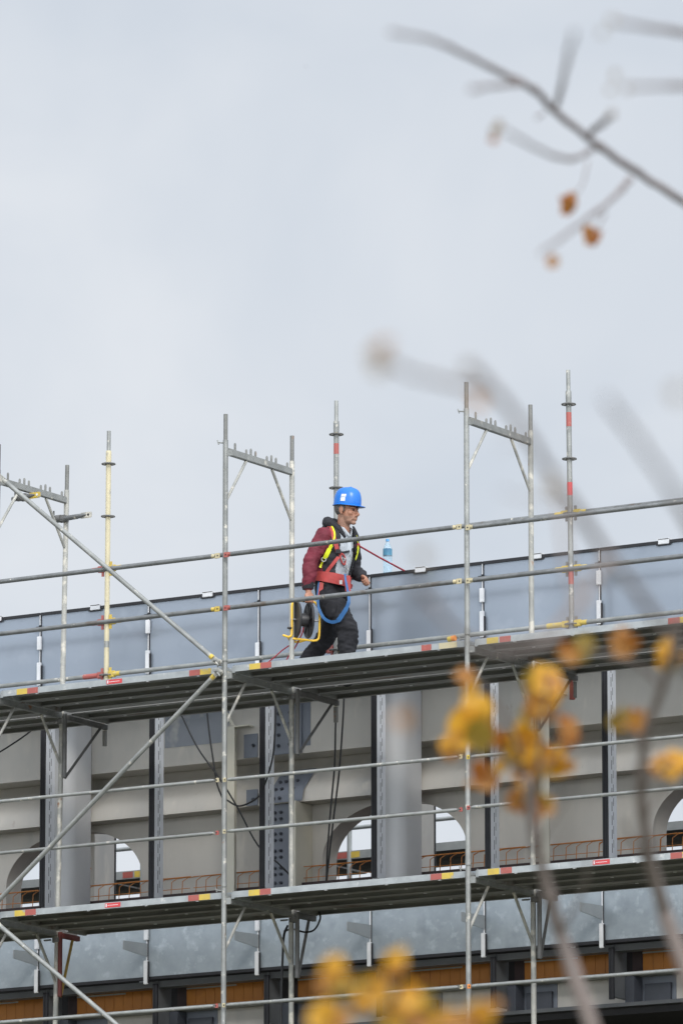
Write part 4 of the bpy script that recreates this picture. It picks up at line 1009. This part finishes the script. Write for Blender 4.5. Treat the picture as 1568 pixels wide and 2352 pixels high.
# the nearer tree, whose yellow leaves hang over the scaffold
D1 = 17.5
T1 = gnd(2350, D1)
tp = [T1, atD(2330, 5200, D1), atD(2250, 4200, D1), atD(2120, 3400, D1)]
limbs = [([(2200, 3900), (1900, 3400), (1620, 2950), (1430, 2560), (1330, 2270), (1285, 2140)], (17.5, 17.5), 62, 31),
         ([(1285, 2140), (1262, 2060), (1240, 1970), (1222, 1880), (1208, 1790)], (17.5, 17.2), 31, 20),
         ([(2160, 3600), (1900, 3000), (1720, 2600), (1610, 2330), (1560, 2190), (1525, 2090)], (17.5, 17.5), 60, 33),
         ([(1525, 2090), (1498, 2000), (1480, 1900), (1470, 1800), (1482, 1700), (1512, 1600), (1545, 1500), (1560, 1420)], (17.5, 16.5), 32, 17),
         ([(2130, 3500), (2050, 2700), (1900, 2150), (1740, 1800), (1640, 1640), (1560, 1490)], (17.5, 11.5), 55, 24),
         ([(1560, 1490), (1480, 1385), (1400, 1280), (1325, 1172), (1262, 1080), (1200, 982), (1132, 892), (1075, 838)], (11.5, 10), 22, 16),
         ([(2050, 2700), (1850, 1900), (1700, 1420), (1600, 1230), (1540, 1125)], (17.5, 9.5), 50, 17),
         ([(1540, 1125), (1470, 1020), (1430, 965), (1392, 915)], (9.5, 9), 16, 12)]
twigs = [([(1132, 892), (1060, 885), (1000, 872), (940, 855), (862, 822)], (10.0, 9.0), 17, 12),
         ([(1208, 1790), (1195, 1740), (1180, 1690), (1140, 1610), (1090, 1560)], (17.5, 17.1), 15, 7),
         ([(1218, 1860), (1235, 1760), (1245, 1660), (1258, 1570)], (17.5, 17.1), 15, 6),
         ([(1208, 1790), (1160, 1745), (1090, 1690), (1045, 1715)], (17.5, 17.3), 11, 5),
         ([(1225, 1900), (1230, 1830), (1260, 1760), (1305, 1700)], (17.6, 17.2), 12, 5),
         ([(1472, 1830), (1500, 1780), (1540, 1750)], (17.1, 16.9), 10, 5),
         ([(1478, 1720), (1450, 1680), (1420, 1650)], (17.0, 16.9), 10, 5),
         ([(1520, 1580), (1450, 1520), (1340, 1490)], (16.9, 16.5), 9, 5),
         ([(1262, 1080), (1285, 1150), (1310, 1330), (1360, 1420)], (10.7, 10.0), 14, 10),
         ([(1400, 1280), (1250, 1470), (1080, 1475), (960, 1350)], (11.0, 10.4), 22, 16),
         ([(1325, 1172), (1240, 1150), (1150, 1130)], (10.7, 10.0), 6, 4),
         ([(1560, 2750), (1300, 2640), (1080, 2480), (930, 2320), (880, 2240)], (14.6, 13.0), 30, 7),
         ([(1180, 2560), (1080, 2400), (1000, 2330)], (14.0, 13.0), 12, 5)]
twigs += [([(1225, 1960), (1262, 1900), (1300, 1840)], (17.4, 16.8), 9, 4), ([(1290, 2140), (1340, 2040), (1352, 1960)], (17.5, 17), 10, 4),
          ([(1500, 2010), (1450, 1930), (1432, 1880)], (17.4, 17), 10, 4), ([(1478, 1880), (1516, 1820), (1532, 1770)], (17.2, 16.8), 9, 4), ([(1205, 975), (1180, 1010), (1150, 1030)], (10.2, 9.8), 7, 4)]
Y, O, B_, G_, P_ = 0, 1, 2, 3, 4
leaves = [(1068, 1556, 17.3, 52, O), (1078, 1580, 17.3, 44, Y), (1092, 1632, 17.3, 74, Y), (1075, 1672, 17.3, 92, Y), (1098, 1690, 17.2, 76, G_), (1112, 1640, 17.4, 56, Y), (1040, 1720, 17.4, 66, O), (1028, 1706, 17.4, 46, Y), (1058, 1700, 17.3, 40, O),
          (1258, 1560, 17.3, 84, Y), (1240, 1590, 17.3, 72, Y), (1228, 1560, 17.3, 58, G_), (1272, 1580, 17.4, 56, O), (1232, 1628, 17.3, 70, O), (1252, 1614, 17.3, 60, Y), (1215, 1640, 17.4, 58, G_), (1195, 1690, 17.4, 72, Y), (1215, 1712, 17.4, 84, Y), (1182, 1722, 17.5, 60, G_),
          (1246, 1730, 17.4, 70, O), (1272, 1748, 17.4, 74, Y), (1292, 1755, 17.4, 60, O), (1306, 1700, 17.4, 52, B_), (1302, 1672, 17.4, 48, O), (1168, 1752, 17.6, 52, G_), (1230, 1765, 17.5, 64, Y), (1205, 1762, 17.6, 52, O), (1110, 1790, 17.5, 62, O), (1100, 1770, 17.5, 46, B_),
          (1182, 1835, 17.7, 60, O), (1195, 1850, 17.7, 46, B_), (1238, 1842, 17.7, 64, G_), (1255, 1850, 17.7, 50, O), (1228, 1868, 17.7, 52, B_), (1212, 1800, 17.7, 58, Y), (1152, 1700, 17.5, 42, B_), (1130, 1705, 17.5, 40, O),
          (1540, 1754, 17.1, 64, Y), (1512, 1762, 17.1, 50, O), (1560, 1748, 17.1, 54, Y), (1420, 1650, 17.1, 58, G_), (1462, 1656, 17.1, 60, O), (1440, 1662, 17.1, 48, Y),
          (1312, 1500, 16.7, 50, O), (1340, 1488, 16.7, 56, G_), (1425, 1480, 16.7, 64, O), (1450, 1475, 16.7, 46, B_), (1535, 1490, 16.7, 66, Y), (1548, 1520, 16.7, 50, O), (1525, 1515, 16.7, 50, Y),
          (925, 1655, 10.0, 40, O), (972, 1275, 9.4, 38, P_), (1268, 1115, 10.2, 42, P_), (1095, 921, 10.0, 42, O), (870, 818, 9.0, 52, P_), (868, 848, 9.0, 36, P_), (1555, 905, 8.6, 40, P_), (1075, 840, 10.0, 30, P_),
          (768, 2240, 13.0, 84, Y), (750, 2258, 13.0, 50, O), (785, 2262, 13.0, 56, G_), (910, 2205, 13.0, 62, Y), (900, 2232, 13.0, 46, O), (848, 2276, 13.0, 86, Y), (872, 2268, 13.0, 56, O), (838, 2300, 13.0, 60, Y), (942, 2290, 13.0, 66, Y), (930, 2312, 13.0, 64, O), (968, 2300, 13.0, 48, G_), (990, 2336, 13.0, 74, Y), (960, 2345, 13.0, 56, O),
          (748, 2345, 13.0, 80, Y), (775, 2340, 13.0, 56, O), (1035, 2348, 13.0, 54, O), (1102, 2338, 13.0, 70, Y), (1080, 2352, 13.0, 54, O), (905, 2340, 13.0, 60, Y), (880, 2352, 13.0, 50, G_)]
tree('tree', 'bare autumn tree with clusters of yellow and orange leaves over the scaffold', D1, tp, .085, limbs, twigs, leaves, 'bark_light')
# the farther tree, whose bare branch crosses the sky
D2 = 21.0
T2 = gnd(2750, D2)
tp = [T2, atD(2740, 3600, D2), atD(2650, 2200, D2), atD(2450, 1100, D2)]
limbs = [([(2560, 1500), (2100, 900), (1800, 600), (1640, 505), (1568, 462)], (21, 21), 48, 18),
         ([(1568, 462), (1480, 405), (1400, 352), (1340, 308), (1270, 250), (1235, 212), (1195, 186), (1140, 160)], (21, 19), 18, 15),
         ([(1140, 160), (1050, 115), (980, 88), (895, 72)], (19, 13.5), 15, 10)]
twigs = [([(1278, 240), (1300, 150), (1318, 72)], (19, 12.5), 13, 9), ([(1195, 190), (1140, 196), (1080, 204)], (19, 14), 14, 10),
         ([(1358, 302), (1385, 280), (1405, 262)], (20, 16), 16, 13), ([(1355, 345), (1320, 364), (1270, 358), (1210, 328), (1160, 300)], (20, 14), 12, 8),
         ([(1445, 412), (1400, 462), (1350, 500), (1290, 545), (1240, 582)], (20.5, 15.5), 13, 8), ([(1350, 372), (1338, 420), (1320, 452)], (20.5, 20), 5, 3),
         ([(1390, 490), (1372, 520), (1360, 532)], (20, 19), 5, 3), ([(1245, 262), (1232, 270)], (20, 18), 9, 6),
         ([(1800, 600), (1760, 240), (1680, 90), (1568, 74), (1480, 60), (1400, 48)], (21, 12.5), 30, 9),
         ([(1800, 600), (1720, 260), (1640, 200), (1568, 196), (1440, 198)], (21, 13), 30, 9)]
leaves = [(1300, 470, 20, 46, B_), (1310, 458, 20, 36, O), (1352, 540, 20, 46, O), (1366, 540, 20, 36, B_), (1268, 598, 17, 34, O), (1138, 300, 16.3, 30, P_), (1146, 288, 16.3, 24, P_), (1134, 318, 16.3, 22, B_),
          (1405, 48, 12.5, 26, P_), (1382, 72, 12.5, 18, P_), (1440, 200, 13.5, 20, P_), (1410, 172, 14, 22, P_), (1400, 205, 14, 18, P_), (1405, 262, 16, 20, P_)]
tree('tree', 'nearly leafless tree whose grey branch crosses the open sky', D2, tp, .10, limbs, twigs, leaves, 'bark')

b = MB(); bc = atD(703, 152, 400)
b.tube([(-.05, 0, 0), (-.02, 0, .004), (.02, 0, .004), (.055, 0, 0), (.075, 0, -.002)], [.006, .016, .017, .009, .003], 8)
t = thing('bird', 'tiny dark bird far off in the open sky', 'bird', bc)
part('body', b, 'cable', t, local=True)
for q in (-1, 1):
    part('wing', MB().add([(.018, q*.010, .008), (.03, q*.06, .022), (.012, q*.13, .010), (-.008, q*.07, .018), (-.02, q*.010, .008)], [(0, 1, 2, 3, 4)]), 'cable', t, local=True)
t.rotation_euler = (0, 0, 2.2)


# ------------------------------------------------------------------ light, sky, camera
def finish():
    sc = bpy.context.scene
    for o in list(sc.objects):
        if o.parent is None: o.location.z += GROUND
    to_sun = V((.60, -.66, .62)).normalized()
    el = math.asin(to_sun.z); az = math.atan2(to_sun.x, to_sun.y)
    w = bpy.data.worlds.new('World'); sc.world = w; w.use_nodes = True; nt = w.node_tree; N, L = nt.nodes, nt.links
    bg = N['Background']; bg.inputs['Strength'].default_value = .1
    sk = N.new('ShaderNodeTexSky'); sk.sky_type = 'NISHITA'; sk.sun_disc = False; sk.sun_elevation = el; sk.sun_rotation = az
    sk.air_density = 1; sk.dust_density = 1.5
    tc = N.new('ShaderNodeTexCoord'); mp = N.new('ShaderNodeMapping'); L.new(tc.outputs['Generated'], mp.inputs[0])
    mp.inputs['Scale'].default_value = (1, 1, 1.35)
    n1 = N.new('ShaderNodeTexNoise'); n1.inputs['Scale'].default_value = 15; n1.inputs['Detail'].default_value = 4; n1.inputs['Roughness'].default_value = .5
    n1.inputs['Distortion'].default_value = .4
    L.new(mp.outputs[0], n1.inputs['Vector'])
    cr = N.new('ShaderNodeValToRGB'); L.new(n1.outputs[0], cr.inputs[0])
    cr.color_ramp.elements[0].position = .30; cr.color_ramp.elements[0].color = (6.4, 6.95, 7.7, 1)
    cr.color_ramp.elements[1].position = .72; cr.color_ramp.elements[1].color = (7.75, 8.08, 8.55, 1)
    mx = N.new('ShaderNodeMix'); mx.data_type = 'RGBA'; mx.inputs[0].default_value = .95
    L.new(sk.outputs[0], mx.inputs[6]); L.new(cr.outputs[0], mx.inputs[7])
    # the cloud cover is brighter round the veiled sun than on the far side of the sky
    dt = N.new('ShaderNodeVectorMath'); dt.operation = 'DOT_PRODUCT'; L.new(tc.outputs['Generated'], dt.inputs[0]); dt.inputs[1].default_value = to_sun
    mr = N.new('ShaderNodeMapRange'); mr.interpolation_type = 'SMOOTHSTEP'; L.new(dt.outputs['Value'], mr.inputs['Value'])
    mr.inputs['From Min'].default_value = -.25; mr.inputs['From Max'].default_value = 1; mr.inputs['To Min'].default_value = 1; mr.inputs['To Max'].default_value = 3.4
    sc2 = N.new('ShaderNodeVectorMath'); sc2.operation = 'SCALE'; L.new(mx.outputs[2], sc2.inputs[0]); L.new(mr.outputs[0], sc2.inputs['Scale'])
    L.new(sc2.outputs[0], bg.inputs[0])
    ld = bpy.data.lights.new('Sun', 'SUN'); ld.energy = 1.5; ld.angle = R(16); ld.color = (1, .95, .88)
    lo = bpy.data.objects.new('Sun', ld); C.objects.link(lo); lo.rotation_euler = (-to_sun).to_track_quat('-Z', 'Y').to_euler(); lo.location = (30, -40, 60)
    cd = bpy.data.cameras.new('Camera'); co = bpy.data.objects.new('Camera', cd); C.objects.link(co)
    co.matrix_world = Matrix.Translation(CAM+V((0, 0, GROUND))) @ Matrix(((RGT.x, UPV.x, -FWD.x), (RGT.y, UPV.y, -FWD.y), (RGT.z, UPV.z, -FWD.z))).to_4x4()
    cd.sensor_fit = 'HORIZONTAL'; cd.sensor_width = 24; cd.lens = F/1568*24; cd.clip_start = .5; cd.clip_end = 5000
    cd.dof.use_dof = True; cd.dof.focus_distance = (V((.3, 1.2, 1.0))-CAM).dot(FWD); cd.dof.aperture_fstop = 4.2
    sc.camera = co
    sc.view_settings.view_transform = 'Standard'; sc.view_settings.look = 'None'; sc.view_settings.exposure = 0; sc.view_settings.gamma = 1
    sc.cycles.max_bounces = 8
finish()
